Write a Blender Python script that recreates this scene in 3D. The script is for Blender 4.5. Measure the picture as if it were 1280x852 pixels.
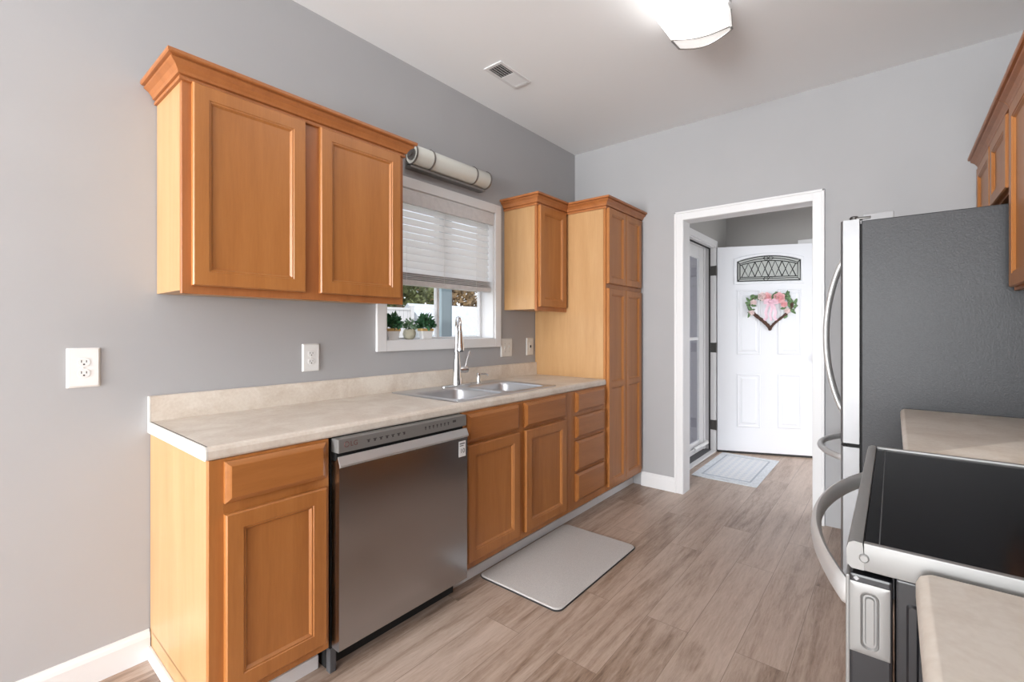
import bpy, bmesh, math, random
from mathutils import Vector, Matrix
S = bpy.context.scene
for o in list(bpy.data.objects): bpy.data.objects.remove(o)
COL = S.collection
PI = math.pi
random.seed(7)

# ------------------------------------------------------------------ camera
cd = bpy.data.cameras.new('camera'); cam = bpy.data.objects.new('camera', cd); COL.objects.link(cam)
cam.location = (2.2315, 0, 1.268); cam.rotation_euler = (PI/2, 0, math.radians(39.379))
cd.sensor_width = 36; cd.lens = 36*580.207/1280; cd.shift_y = -(426-412.25)/1280
cd.clip_start = 0.02; cd.clip_end = 200
S.camera = cam

# ------------------------------------------------------------------ world, sun, lights, exposure
w = bpy.data.worlds.new('sky'); S.world = w; w.use_nodes = True
nt = w.node_tree; bg = nt.nodes['Background']
sky = nt.nodes.new('ShaderNodeTexSky'); sky.sky_type = 'NISHITA'; sky.sun_disc = False
sky.sun_elevation = math.radians(40); sky.sun_rotation = math.radians(120); sky.air_density = 0.6; sky.dust_density = 2.5; sky.ozone_density = 0.6
mixw = nt.nodes.new('ShaderNodeMixRGB'); mixw.inputs[0].default_value = 0.65; mixw.inputs[2].default_value = (5.0, 5.2, 5.5, 1)
nt.links.new(sky.outputs[0], mixw.inputs[1]); nt.links.new(mixw.outputs[0], bg.inputs[0])
bg.inputs[1].default_value = 0.26

def light(name, kind, loc, rot, power, color=(1, 1, 1), **kw):
    d = bpy.data.lights.new(name, kind); d.energy = power; d.color = color
    for k, v in kw.items(): setattr(d, k, v)
    o = bpy.data.objects.new(name, d); COL.objects.link(o); o.location = loc; o.rotation_euler = rot
    return o
light('sun', 'SUN', (8, -10, 16), Vector((-.34, .52, -.78)).to_track_quat('-Z', 'Y').to_euler(), 1.3, (1, .95, .88), angle=0.01)
# added fill for the room, set in an assumed opening in the rear wall
light('rear_fill_light', 'AREA', (1.5, -5.5, 1.35), (math.radians(112), 0, 0), 345, (.955, .98, 1), shape='RECTANGLE', size=2.5, size_y=2.0)
# added fill that lifts the left wall, from an invented right-wall opening
light('side_fill_light', 'AREA', (2.88, -3.2, 1.45), (0, math.radians(112), 0), 48, (.955, .98, 1), shape='RECTANGLE', size=1.8, size_y=2.4)
# added fill that brightens the foyer, from an assumed opening on its right
light('foyer_fill_light', 'AREA', (3.08, 4.6, 1.3), (0, PI/2, 0), 6.3, (.94, .97, 1), shape='RECTANGLE', size=2.0, size_y=1.3)
S.view_settings.view_transform = 'Standard'; S.view_settings.look = 'None'
S.view_settings.gamma = 1; S.view_settings.use_curve_mapping = False
S.view_settings.exposure = 0.72

# ------------------------------------------------------------------ materials
def new_mat(name):
    m = bpy.data.materials.new(name); m.use_nodes = True
    n = m.node_tree.nodes; return m, n, m.node_tree.links, n['Principled BSDF']
def plain(name, col, rough=.5, metal=0, spec=.5, noise=0, scale=40, bump=0, coat=0):
    m, n, l, b = new_mat(name)
    b.inputs['Base Color'].default_value = (*col, 1); b.inputs['Roughness'].default_value = rough
    b.inputs['Metallic'].default_value = metal; b.inputs['Specular IOR Level'].default_value = spec
    b.inputs['Coat Weight'].default_value = coat
    if noise or bump:
        tc = n.new('ShaderNodeTexCoord'); nz = n.new('ShaderNodeTexNoise'); nz.inputs['Scale'].default_value = scale; nz.inputs['Detail'].default_value = 4
        l.new(tc.outputs['Object'], nz.inputs['Vector'])
        if noise:
            r = n.new('ShaderNodeValToRGB'); e = r.color_ramp.elements
            e[0].position = .3; e[1].position = .7
            e[0].color = (*[c*(1-noise) for c in col], 1); e[1].color = (*[min(1, c*(1+noise)) for c in col], 1)
            l.new(nz.outputs['Fac'], r.inputs['Fac']); l.new(r.outputs['Color'], b.inputs['Base Color'])
        if bump:
            bp = n.new('ShaderNodeBump'); bp.inputs['Strength'].default_value = bump; bp.inputs['Distance'].default_value = .002
            l.new(nz.outputs['Fac'], bp.inputs['Height']); l.new(bp.outputs['Normal'], b.inputs['Normal'])
    return m
def wood(name, c0, c1, c2, rough=.38, stretch=(14, 14, 1.2)):
    m, n, l, b = new_mat(name)
    tc = n.new('ShaderNodeTexCoord'); mp = n.new('ShaderNodeMapping'); mp.inputs['Scale'].default_value = stretch
    l.new(tc.outputs['Object'], mp.inputs['Vector'])
    a = n.new('ShaderNodeTexNoise'); a.inputs['Scale'].default_value = 1.0; a.inputs['Detail'].default_value = 3; a.inputs['Distortion'].default_value = .7
    f = n.new('ShaderNodeTexNoise'); f.inputs['Scale'].default_value = 9.0; f.inputs['Detail'].default_value = 5; f.inputs['Roughness'].default_value = .65
    l.new(mp.outputs[0], a.inputs['Vector']); l.new(mp.outputs[0], f.inputs['Vector'])
    mx = n.new('ShaderNodeMath'); mx.operation = 'MULTIPLY_ADD'; mx.inputs[1].default_value = .35
    l.new(f.outputs['Fac'], mx.inputs[0]); 
    m2 = n.new('ShaderNodeMath'); m2.operation = 'MULTIPLY'; m2.inputs[1].default_value = .65; l.new(a.outputs['Fac'], m2.inputs[0]); l.new(m2.outputs[0], mx.inputs[2])
    r = n.new('ShaderNodeValToRGB'); e = r.color_ramp.elements
    e[0].position = .3; e[0].color = (*c0, 1); e[1].position = .72; e[1].color = (*c2, 1)
    x = e.new(.5); x.color = (*c1, 1)
    l.new(mx.outputs[0], r.inputs['Fac']); l.new(r.outputs['Color'], b.inputs['Base Color'])
    b.inputs['Roughness'].default_value = rough; b.inputs['Coat Weight'].default_value = .12; b.inputs['Coat Roughness'].default_value = .3
    return m
def floor_mat():
    m, n, l, b = new_mat('vinyl_plank')
    tc = n.new('ShaderNodeTexCoord')
    mp = n.new('ShaderNodeMapping'); mp.inputs['Rotation'].default_value = (0, 0, PI/2); mp.inputs['Location'].default_value = (.3, .07, 0)
    l.new(tc.outputs['Object'], mp.inputs['Vector'])
    br = n.new('ShaderNodeTexBrick'); br.offset = .37; br.inputs['Scale'].default_value = 1; br.inputs['Brick Width'].default_value = 1.22
    br.inputs['Row Height'].default_value = .182; br.inputs['Mortar Size'].default_value = .0012; br.inputs['Mortar Smooth'].default_value = .3; br.inputs['Bias'].default_value = 0
    br.inputs['Color1'].default_value = (0, 0, 0, 1); br.inputs['Color2'].default_value = (1, 1, 1, 1); br.inputs['Mortar'].default_value = (.1, .1, .1, 1)
    l.new(mp.outputs[0], br.inputs['Vector'])
    # grain: long streaks along the plank, shifted per plank
    mp2 = n.new('ShaderNodeMapping'); mp2.inputs['Scale'].default_value = (11, 1.0, 1)
    l.new(tc.outputs['Object'], mp2.inputs['Vector'])
    add = n.new('ShaderNodeVectorMath'); add.operation = 'MULTIPLY_ADD'; add.inputs[1].default_value = (7, 9, 5)
    l.new(br.outputs['Color'], add.inputs[0]); l.new(mp2.outputs[0], add.inputs[2])
    g1 = n.new('ShaderNodeTexNoise'); g1.inputs['Scale'].default_value = .9; g1.inputs['Detail'].default_value = 3; g1.inputs['Roughness'].default_value = .5; g1.inputs['Distortion'].default_value = 1.6
    g2 = n.new('ShaderNodeTexNoise'); g2.inputs['Scale'].default_value = 9; g2.inputs['Detail'].default_value = 5; g2.inputs['Roughness'].default_value = .75; g2.inputs['Distortion'].default_value = .5
    l.new(add.outputs[0], g1.inputs['Vector']); l.new(add.outputs[0], g2.inputs['Vector'])
    s = n.new('ShaderNodeMath'); s.operation = 'MULTIPLY_ADD'; s.inputs[1].default_value = .46; l.new(g2.outputs['Fac'], s.inputs[0])
    s1 = n.new('ShaderNodeMath'); s1.operation = 'MULTIPLY'; s1.inputs[1].default_value = .52; l.new(g1.outputs['Fac'], s1.inputs[0]); l.new(s1.outputs[0], s.inputs[2])
    sp = n.new('ShaderNodeMath'); sp.operation = 'MULTIPLY_ADD'; sp.inputs[1].default_value = .17; l.new(br.outputs['Color'], sp.inputs[0]); l.new(s.outputs[0], sp.inputs[2])
    r = n.new('ShaderNodeValToRGB'); e = r.color_ramp.elements
    e[0].position = .38; e[0].color = (.165, .107, .075, 1); e[1].position = .76; e[1].color = (.57, .45, .37, 1)
    x = e.new(.5); x.color = (.335, .238, .178, 1); y = e.new(.6); y.color = (.45, .342, .272, 1)
    l.new(sp.outputs[0], r.inputs['Fac'])
    mm = n.new('ShaderNodeMixRGB'); mm.blend_type = 'MIX'; mm.inputs[2].default_value = (.12, .085, .065, 1)
    fm = n.new('ShaderNodeMath'); fm.operation = 'MULTIPLY'; fm.inputs[1].default_value = .5
    l.new(br.outputs['Fac'], fm.inputs[0]); l.new(fm.outputs[0], mm.inputs[0]); l.new(r.outputs['Color'], mm.inputs[1])
    l.new(mm.outputs[0], b.inputs['Base Color'])
    b.inputs['Roughness'].default_value = .36; b.inputs['Specular IOR Level'].default_value = .5
    bp = n.new('ShaderNodeBump'); bp.inputs['Strength'].default_value = .12; bp.inputs['Distance'].default_value = .001
    l.new(s.outputs[0], bp.inputs['Height']); l.new(bp.outputs['Normal'], b.inputs['Normal'])
    return m
def brushed(name, col, rough=.3, axis='z', amt=.08, scale=400, metal=1):
    m, n, l, b = new_mat(name)
    tc = n.new('ShaderNodeTexCoord'); mp = n.new('ShaderNodeMapping')
    sc = {'x': (3, scale, scale), 'y': (scale, 3, scale), 'z': (scale, scale, 3)}[axis]
    mp.inputs['Scale'].default_value = sc; l.new(tc.outputs['Object'], mp.inputs['Vector'])
    nz = n.new('ShaderNodeTexNoise'); nz.inputs['Scale'].default_value = 1; nz.inputs['Detail'].default_value = 2; l.new(mp.outputs[0], nz.inputs['Vector'])
    mr = n.new('ShaderNodeMapRange'); mr.inputs['To Min'].default_value = rough-amt; mr.inputs['To Max'].default_value = rough+amt
    l.new(nz.outputs['Fac'], mr.inputs['Value']); l.new(mr.outputs[0], b.inputs['Roughness'])
    b.inputs['Base Color'].default_value = (*col, 1); b.inputs['Metallic'].default_value = metal
    return m
def counter_mat():
    m, n, l, b = new_mat('beige_laminate')
    tc = n.new('ShaderNodeTexCoord')
    a = n.new('ShaderNodeTexNoise'); a.inputs['Scale'].default_value = 6; a.inputs['Detail'].default_value = 6; a.inputs['Roughness'].default_value = .6; a.inputs['Distortion'].default_value = .8
    c = n.new('ShaderNodeTexNoise'); c.inputs['Scale'].default_value = 90; c.inputs['Detail'].default_value = 3
    l.new(tc.outputs['Object'], a.inputs['Vector']); l.new(tc.outputs['Object'], c.inputs['Vector'])
    s = n.new('ShaderNodeMath'); s.operation = 'MULTIPLY_ADD'; s.inputs[1].default_value = .25; l.new(c.outputs['Fac'], s.inputs[0])
    s1 = n.new('ShaderNodeMath'); s1.operation = 'MULTIPLY'; s1.inputs[1].default_value = .75; l.new(a.outputs['Fac'], s1.inputs[0]); l.new(s1.outputs[0], s.inputs[2])
    r = n.new('ShaderNodeValToRGB'); e = r.color_ramp.elements
    e[0].position = .35; e[0].color = (.60, .515, .43, 1); e[1].position = .62; e[1].color = (.76, .695, .615, 1)
    l.new(s.outputs[0], r.inputs['Fac']); l.new(r.outputs['Color'], b.inputs['Base Color'])
    b.inputs['Roughness'].default_value = .38
    return m
def rug_mat():
    m, n, l, b = new_mat('blue_grey_rug')
    tc = n.new('ShaderNodeTexCoord'); mp = n.new('ShaderNodeMapping'); mp.inputs['Rotation'].default_value = (0, 0, PI/4)
    l.new(tc.outputs['Object'], mp.inputs['Vector'])
    ch = n.new('ShaderNodeTexChecker'); ch.inputs['Scale'].default_value = 26; ch.inputs['Color1'].default_value = (.56, .62, .70, 1); ch.inputs['Color2'].default_value = (.76, .78, .80, 1)
    l.new(mp.outputs[0], ch.inputs['Vector'])
    nz = n.new('ShaderNodeTexNoise'); nz.inputs['Scale'].default_value = 38; nz.inputs['Detail'].default_value = 5; l.new(tc.outputs['Object'], nz.inputs['Vector'])
    mx = n.new('ShaderNodeMixRGB'); mx.inputs[2].default_value = (.78, .78, .78, 1)
    l.new(nz.outputs['Fac'], mx.inputs[0]); l.new(ch.outputs['Color'], mx.inputs[1]); l.new(mx.outputs[0], b.inputs['Base Color'])
    b.inputs['Roughness'].default_value = .95
    return m
def glass_mat(name, tint=(1, 1, 1)):
    m, n, l, b = new_mat(name)
    out = n['Material Output']; tr = n.new('ShaderNodeBsdfTransparent'); tr.inputs[0].default_value = (*tint, 1)
    gl = n.new('ShaderNodeBsdfGlossy'); gl.inputs['Roughness'].default_value = .02
    fr = n.new('ShaderNodeFresnel'); fr.inputs['IOR'].default_value = 1.45; ge = n.new('ShaderNodeNewGeometry'); inv = n.new('ShaderNodeMath'); inv.operation = 'SUBTRACT'; inv.inputs[0].default_value = 1
    l.new(ge.outputs['Backfacing'], inv.inputs[1]); mu = n.new('ShaderNodeMath'); mu.operation = 'MULTIPLY'; l.new(fr.outputs[0], mu.inputs[0]); l.new(inv.outputs[0], mu.inputs[1])
    mx = n.new('ShaderNodeMixShader'); l.new(mu.outputs[0], mx.inputs[0]); l.new(tr.outputs[0], mx.inputs[1]); l.new(gl.outputs[0], mx.inputs[2])
    l.new(mx.outputs[0], out.inputs['Surface']); return m
def emit(name, col, s):
    m, n, l, b = new_mat(name)
    b.inputs['Base Color'].default_value = (.9, .9, .9, 1); b.inputs['Emission Color'].default_value = (*col, 1); b.inputs['Emission Strength'].default_value = s
    return m
def siding_mat(): return plain('lilac_grey_siding', (.40, .385, .43), .6)

def translucent(name, col, amt=.35):
    m = plain(name, col, .5); n = m.node_tree.nodes; l = m.node_tree.links
    tr = n.new('ShaderNodeBsdfTranslucent'); tr.inputs[0].default_value = (*col, 1); mx = n.new('ShaderNodeMixShader'); mx.inputs[0].default_value = amt
    l.new(n['Principled BSDF'].outputs[0], mx.inputs[1]); l.new(tr.outputs[0], mx.inputs[2]); l.new(mx.outputs[0], n['Material Output'].inputs['Surface']); return m
def sheer(name, col, a):
    m = plain(name, col, .5); n = m.node_tree.nodes; l = m.node_tree.links
    tr = n.new('ShaderNodeBsdfTransparent'); mx = n.new('ShaderNodeMixShader'); mx.inputs[0].default_value = a
    l.new(tr.outputs[0], mx.inputs[1]); l.new(n['Principled BSDF'].outputs[0], mx.inputs[2]); l.new(mx.outputs[0], n['Material Output'].inputs['Surface']); return m
M = dict(
    wall=plain('grey_wall_paint', (.405, .403, .41), .75, noise=.015, scale=3, spec=.25),
    foyerwall=plain('warm_grey_wall_paint', (.39, .38, .365), .75, spec=.25),
    ceil=plain('white_ceiling_paint', (.885, .895, .905), .9, spec=.1),
    floor=floor_mat(), trim=plain('white_trim_paint', (.74, .74, .745), .4),
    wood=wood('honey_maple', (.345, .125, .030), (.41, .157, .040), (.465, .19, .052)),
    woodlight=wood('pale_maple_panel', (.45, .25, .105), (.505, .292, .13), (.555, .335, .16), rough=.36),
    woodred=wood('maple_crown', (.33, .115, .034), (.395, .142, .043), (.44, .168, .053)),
    woodh=wood('honey_maple_drawer', (.325, .115, .027), (.385, .143, .036), (.44, .172, .047), stretch=(14, 1.2, 14)),
    counter=counter_mat(), edge=plain('cream_laminate_edge', (.72, .69, .64), .45),
    darkline=plain('dark_seam', (.06, .05, .045), .6),
    steel=brushed('brushed_steel', (.25, .247, .24), .5, 'x', .03, 150, metal=.5),
    dwsteel=brushed('dishwasher_steel', (.43, .435, .45), .22, 'y', .012, 250),
    fridgesteel=brushed('fridge_door_steel', (.27, .27, .275), .46, 'z', .03, 120, metal=.75),
    sinksteel=brushed('sink_steel', (.62, .63, .65), .38, 'x', .03),
    liplight=plain('lip_highlight_steel', (.70, .70, .70), .38, .8), chrome=plain('chrome', (.82, .83, .84), .07, 1), nickel=plain('brushed_nickel', (.30, .285, .27), .36, 1),
    handle=plain('satin_handle_steel', (.62, .62, .615), .40, .5),
    black=plain('black_enamel', (.012, .012, .014), .35), blackglass=plain('black_ceramic_glass', (.008, .008, .009), .14, spec=.14, coat=.0),
    blackmat=plain('matt_black', (.01, .01, .01), .8), fridgeside=plain('textured_grey_steel_side', (.036, .037, .040), .42, .0, spec=.35, noise=.14, scale=160, bump=.35),
    greyplastic=plain('grey_plastic', (.33, .33, .34), .5), darkgrey=plain('dark_grey_plastic', (.08, .08, .085), .5),
    whiteplastic=plain('white_plastic', (.80, .80, .79), .35), almond=plain('off_white_plastic', (.68, .67, .64), .4),
    blind=translucent('white_faux_wood', (.93, .93, .93), .5), blindgrain=plain('white_grained_faux_wood', (.66, .65, .655), .55, noise=.06, scale=30),
    opal=plain('opal_glass', (.74, .75, .70), .25), diffuser=emit('lit_diffuser', (1, .99, .97), 2.2),
    capwhite=emit('lit_acrylic_end', (1, .99, .97), .35),
    mat=plain('grey_woven_mat', (.53, .505, .485), .9, noise=.12, scale=240), rubber=plain('dark_rubber', (.03, .028, .028), .8),
    rug=rug_mat(), rugedge=plain('rug_border', (.70, .73, .76), .95, noise=.12, scale=60), rugline=plain('rug_line', (.45, .49, .54), .95),
    door=plain('white_door_paint', (.74, .755, .79), .38), leadglass=plain('frosted_lite_glass', (.42, .44, .42), .25), lead=plain('dark_lead', (.03, .03, .032), .5, .4),
    hinge=plain('dark_nickel_hinge', (.09, .085, .08), .4, .7), glass=glass_mat('clear_glass'),
    vine=plain('brown_vine', (.085, .042, .028), .8, noise=.4, scale=90), leaf=plain('dusty_green_leaf', (.13, .22, .10), .6, noise=.3, scale=50),
    rose=plain('pink_rose_petals', (.82, .47, .49), .6), rosepale=plain('pale_pink_petals', (.84, .70, .69), .6), ribbon=sheer('sheer_pink_ribbon', (.86, .56, .67), .72),
    plant=plain('dark_green_leaves', (.035, .12, .05), .5, noise=.4, scale=60), plant2=plain('sage_leaves', (.16, .27, .16), .6, noise=.3, scale=60), pot=plain('white_ceramic', (.80, .80, .80), .3), potrim=plain('pale_wood_rim', (.55, .35, .12), .6), potbeige=plain('beige_stoneware', (.45, .43, .33), .7, noise=.1),
    soil=plain('soil', (.05, .035, .025), .9),
    siding=siding_mat(), post=plain('blue_grey_post', (.25, .33, .37), .6), fence=plain('white_vinyl_fence', (.42, .43, .45), .5), roof=plain('grey_shingles', (.38, .42, .46), .8, noise=.15, scale=9),
    shedwall=plain('pale_grey_cladding', (.50, .53, .56), .7),
    grass=plain('winter_lawn', (.42, .38, .27), .95, noise=.3, scale=3), deck=plain('pale_concrete', (.60, .58, .55), .8, noise=.06, scale=12), bark=plain('brown_bark', (.14, .10, .07), .9, noise=.4, scale=20),
    treeleaf=plain('olive_foliage', (.10, .12, .045), .7, noise=.5, scale=12), treebrown=plain('winter_brown_foliage', (.20, .14, .075), .8, noise=.5, scale=12),
    print=plain('grey_print', (.055, .05, .05), .5), sticker=plain('white_sticker', (.75, .75, .75), .4), redprint=plain('dull_red_print', (.16, .06, .05), .5),
)

# ------------------------------------------------------------------ mesh helpers
def box(bm, x0, x1, y0, y1, z0, z1, bev=0, seg=2):
    b2 = bmesh.new()
    vs = [b2.verts.new((x, y, z)) for x in (x0, x1) for y in (y0, y1) for z in (z0, z1)]
    for f in ((0, 1, 3, 2), (4, 6, 7, 5), (0, 4, 5, 1), (2, 3, 7, 6), (0, 2, 6, 4), (1, 5, 7, 3)): b2.faces.new([vs[i] for i in f])
    if bev: bmesh.ops.bevel(b2, geom=list(b2.edges), offset=bev, segments=seg, affect='EDGES', profile=.6)
    merge(bm, b2)
def merge(bm, b2, mat=None):
    if mat is not None: bmesh.ops.transform(b2, matrix=mat, verts=b2.verts)
    me = bpy.data.meshes.new('t'); b2.to_mesh(me); b2.free(); bm.from_mesh(me); bpy.data.meshes.remove(me)
def BX(*a, **k):
    bm = bmesh.new(); box(bm, *a, **k); return bm
def nest(bm, Mp, loops, back=True):
    prev = None
    for (u0, u1, v0, v1, n) in loops:
        L = [bm.verts.new(Mp(u, v, n)) for u, v in ((u0, v0), (u1, v0), (u1, v1), (u0, v1))]
        if prev is None:
            if back: bm.faces.new(L)
        else:
            for i in range(4): bm.faces.new((prev[i], prev[(i+1) % 4], L[(i+1) % 4], L[i]))
        prev = L
    bm.faces.new(prev)
def tube(bm, pts, r, n=10, close=False, flat=None):
    P = [Vector(p) for p in pts]; R = r if isinstance(r, (list, tuple)) else [r]*len(P); rings = []
    up = None
    for i, p in enumerate(P):
        a = P[i-1] if (i or close) else P[i]; b = P[(i+1) % len(P)] if (i < len(P)-1 or close) else P[i]
        t = (b-a).normalized()
        if up is None:
            up = Vector((0, 0, 1)) if abs(t.z) < .9 else Vector((1, 0, 0))
        s = t.cross(up).normalized(); up = s.cross(t).normalized()
        fx, fy = flat if flat else (1, 1)
        rings.append([bm.verts.new(p + (s*math.cos(2*PI*k/n)*fx + up*math.sin(2*PI*k/n)*fy)*R[i]) for k in range(n)])
    m = len(rings)
    for i in range(m if close else m-1):
        A, B = rings[i], rings[(i+1) % m]
        for k in range(n): bm.faces.new((A[k], A[(k+1) % n], B[(k+1) % n], B[k]))
    if not close: bm.faces.new(rings[0]); bm.faces.new(rings[-1])
def lathe(bm, prof, c=(0, 0, 0), n=20, axis='z'):
    rings = []
    for r, h in prof:
        ring = []
        for k in range(n):
            a = 2*PI*k/n; x, y = r*math.cos(a), r*math.sin(a)
            v = {'z': (x, y, h), 'y': (x, h, y), 'x': (h, x, y)}[axis]
            ring.append(bm.verts.new(Vector(c)+Vector(v)))
        rings.append(ring)
    for A, B in zip(rings, rings[1:]):
        for k in range(n): bm.faces.new((A[k], A[(k+1) % n], B[(k+1) % n], B[k]))
    bm.faces.new(rings[0]); bm.faces.new(rings[-1])
def prism(bm, prof, Mp, a0, a1):
    A = [bm.verts.new(Mp(p, q, a0)) for p, q in prof]; B = [bm.verts.new(Mp(p, q, a1)) for p, q in prof]
    n = len(A)
    for i in range(n): bm.faces.new((A[i], A[(i+1) % n], B[(i+1) % n], B[i]))
    bm.faces.new(A); bm.faces.new(B)
def sweep(bm, prof, path, cap=True):
    """prof: (offset outwards, z); path: xy points, outward = right of travel"""
    P = [Vector((x, y)) for x, y in path]; rings = []
    for i, p in enumerate(P):
        ns = []
        if i: d = (p-P[i-1]).normalized(); ns.append(Vector((d.y, -d.x)))
        if i < len(P)-1: d = (P[i+1]-p).normalized(); ns.append(Vector((d.y, -d.x)))
        if len(ns) == 2: m = (ns[0]+ns[1]); m = m/(1+ns[0].dot(ns[1]))
        else: m = ns[0]
        rings.append([bm.verts.new((p.x+m.x*o, p.y+m.y*o, z)) for o, z in prof])
    n = len(prof)
    for A, B in zip(rings, rings[1:]):
        for k in range(n): bm.faces.new((A[k], A[(k+1) % n], B[(k+1) % n], B[k]))
    if cap: bm.faces.new(rings[0]); bm.faces.new(rings[-1])
def rrect(u0, u1, v0, v1, r, n=6):
    r = max(r, 1e-4); out = []
    for (cx, cy, a) in ((u1-r, v1-r, 0), (u0+r, v1-r, 90), (u0+r, v0+r, 180), (u1-r, v0+r, 270)):
        for k in range(n+1):
            t = math.radians(a+90*k/n); out.append((cx+r*math.cos(t), cy+r*math.sin(t)))
    return out
def rloops(bm, Mp, loops, cap0=True, cap1=True, n=6):
    prev = None
    for (u0, u1, v0, v1, r, h) in loops:
        L = [bm.verts.new(Mp(u, v, h)) for u, v in rrect(u0, u1, v0, v1, r, n)]
        if prev is None:
            if cap0: bm.faces.new(L)
        else:
            for i in range(len(L)): bm.faces.new((prev[i], prev[(i+1) % len(L)], L[(i+1) % len(L)], L[i]))
        prev = L
    if cap1: bm.faces.new(prev)

def link(name, bm, mat, base=(0, 0, 0), smooth=None):
    bmesh.ops.recalc_face_normals(bm, faces=bm.faces)
    bmesh.ops.translate(bm, verts=bm.verts, vec=-Vector(base))
    me = bpy.data.meshes.new(name); bm.to_mesh(me); bm.free()
    me.materials.append(M[mat] if isinstance(mat, str) else mat)
    if smooth:
        for p in me.polygons: p.use_smooth = True
        me.set_sharp_from_angle(angle=math.radians(smooth))
    o = bpy.data.objects.new(name, me); COL.objects.link(o); return o
def tag(o, label=None, cat=None, group=None, kind=None):
    if label: o['label'] = label
    if cat: o['category'] = cat
    if group: o['group'] = group
    if kind: o['kind'] = kind
    return o
def thing(name, label, cat, base=(0, 0, 0), group=None, kind=None):
    o = bpy.data.objects.new(name, None); COL.objects.link(o); o.location = base; o['base'] = list(base); o.empty_display_size = .05
    return tag(o, label, cat, group, kind)
def base_of(o):
    while o.parent: o = o.parent
    return Vector(o['base'])
def part(name, bm, mat, parent, smooth=None, label=None):
    o = link(name, bm, mat, base_of(parent), smooth); o.parent = parent
    if label: o['label'] = label
    return o
def single(name, bm, mat, base, label, cat, group=None, smooth=None):
    o = link(name, bm, mat, base, smooth); o.location = base; o['base'] = list(base); return tag(o, label, cat, group)
def struct(name, bm, mat, label, cat, smooth=None):
    o = link(name, bm, mat, (0, 0, 0), smooth); o['base'] = [0, 0, 0]; return tag(o, label, cat, kind='structure')
def copy_tree(o, loc):
    r = o.copy(); COL.objects.link(r); r.location = loc; r['base'] = list(loc)
    for ch in list(o.children):
        c = ch.copy(); COL.objects.link(c); c.parent = r
        for g in list(ch.children):
            d = g.copy(); COL.objects.link(d); d.parent = c
    return r
FX = lambda x0: (lambda u, v, n: (x0+n, u, v))       # faces +x, u along y
RX = lambda x0: (lambda u, v, n: (x0-n, u, v))       # faces -x
def door_bm(Mp, u0, u1, v0, v1, t=.021, rail=.058, mids=()):
    """recessed flat panel cabinet door, optionally split by horizontal mid rails"""
    bm = bmesh.new(); cuts = [v0, *mids, v1]
    for i in range(len(cuts)-1):
        a, b = cuts[i], cuts[i+1]; lo = 1 if i == 0 else 0; hi = 1 if i == len(cuts)-2 else 0
        rb = rail if lo else rail/2; rt = rail if hi else rail/2
        e = .004
        nest(bm, Mp, [(u0, u1, a, b, 0), (u0, u1, a, b, t-.005), (u0+e, u1-e, a+e*lo, b-e*hi, t),
                      (u0+rail-.008, u1-rail+.008, a+rb-.008, b-rt+.008, t), (u0+rail-.006, u1-rail+.006, a+rb-.006, b-rt+.006, t-.003),
                      (u0+rail-.001, u1-rail+.001, a+rb-.001, b-rt+.001, t-.003), (u0+rail+.006, u1-rail-.006, a+rb+.006, b-rt-.006, t-.011)])
    return bm
def drawer_bm(Mp, u0, u1, v0, v1, t=.021):
    bm = bmesh.new()
    nest(bm, Mp, [(u0, u1, v0, v1, 0), (u0, u1, v0, v1, t-.010), (u0+.004, u1-.004, v0+.004, v1-.004, t-.007), (u0+.012, u1-.012, v0+.012, v1-.012, t-.002), (u0+.016, u1-.016, v0+.016, v1-.016, t)])
    return bm
CROWN = [(0, -.025), (.009, -.025), (.010, -.020), (.009, -.013), (.004, -.012), (.004, -.008), (.014, -.006), (.017, .004), (.026, .017), (.040, .027), (.043, .030), (.037, .032), (.037, .036), (.050, .038), (.053, .042), (.053, .052), (0, .052)]
def crown_bm(path, z):
    bm = bmesh.new(); sweep(bm, [(o, z+h) for o, h in CROWN], path); return bm

# ------------------------------------------------------------------ setting: shell
H, YB, XR, YR = 2.852, 3.618, 2.91, -5.6
bm = BX(-.14, 4.0, YR-.1, 6.2, -.12, 0); struct('floor', bm, 'floor', 'grey-brown wood-look plank floor', 'floor')
bm = BX(-.14, 4.0, YR-.1, 6.2, H, H+.12); struct('ceiling', bm, 'ceil', 'smooth white painted ceiling', 'ceiling')
WY0, WY1, WZ0, WZ1 = 1.580, 2.512, 1.208, 2.110
bm = bmesh.new()
box(bm, -.14, 0, YR, WY0, 0, H); box(bm, -.14, 0, WY1, YB+.12, 0, H); box(bm, -.14, 0, WY0, WY1, 0, WZ0); box(bm, -.14, 0, WY0, WY1, WZ1, H)
struct('wall_left', bm, 'wall', 'grey painted wall behind the sink counter, with the window', 'wall')
DX0, DX1, DZ = .98, 1.823, 2.115
bm = bmesh.new(); box(bm, 0, DX0, YB, YB+.12, 0, H); box(bm, DX1, XR+.1, YB, YB+.12, 0, H); box(bm, DX0, DX1, YB, YB+.12, DZ, H)
struct('wall_back', bm, 'wall', 'grey painted end wall with the cased doorway', 'wall')
bm = bmesh.new(); box(bm, XR, XR+.1, YR, -4.5, 0, H); box(bm, XR, XR+.1, -1.9, YB, 0, H); box(bm, XR, XR+.1, -4.5, -1.9, 0, .45); box(bm, XR, XR+.1, -4.5, -1.9, 2.4, H); struct('wall_right', bm, 'wall', 'grey painted wall behind the fridge and range', 'wall')  # opening behind the camera is invented for the side fill
bm = bmesh.new(); box(bm, -.14, .2, YR-.1, YR, 0, H); box(bm, 2.8, XR+.1, YR-.1, YR, 0, H); box(bm, .2, 2.8, YR-.1, YR, 2.4, H); box(bm, .2, 2.8, YR-.1, YR, 0, .3)
struct('wall_rear', bm, 'wall', 'grey wall behind the viewer with a wide opening added for the fill light', 'wall')  # wide opening in this unseen wall is added for the rear fill
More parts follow.
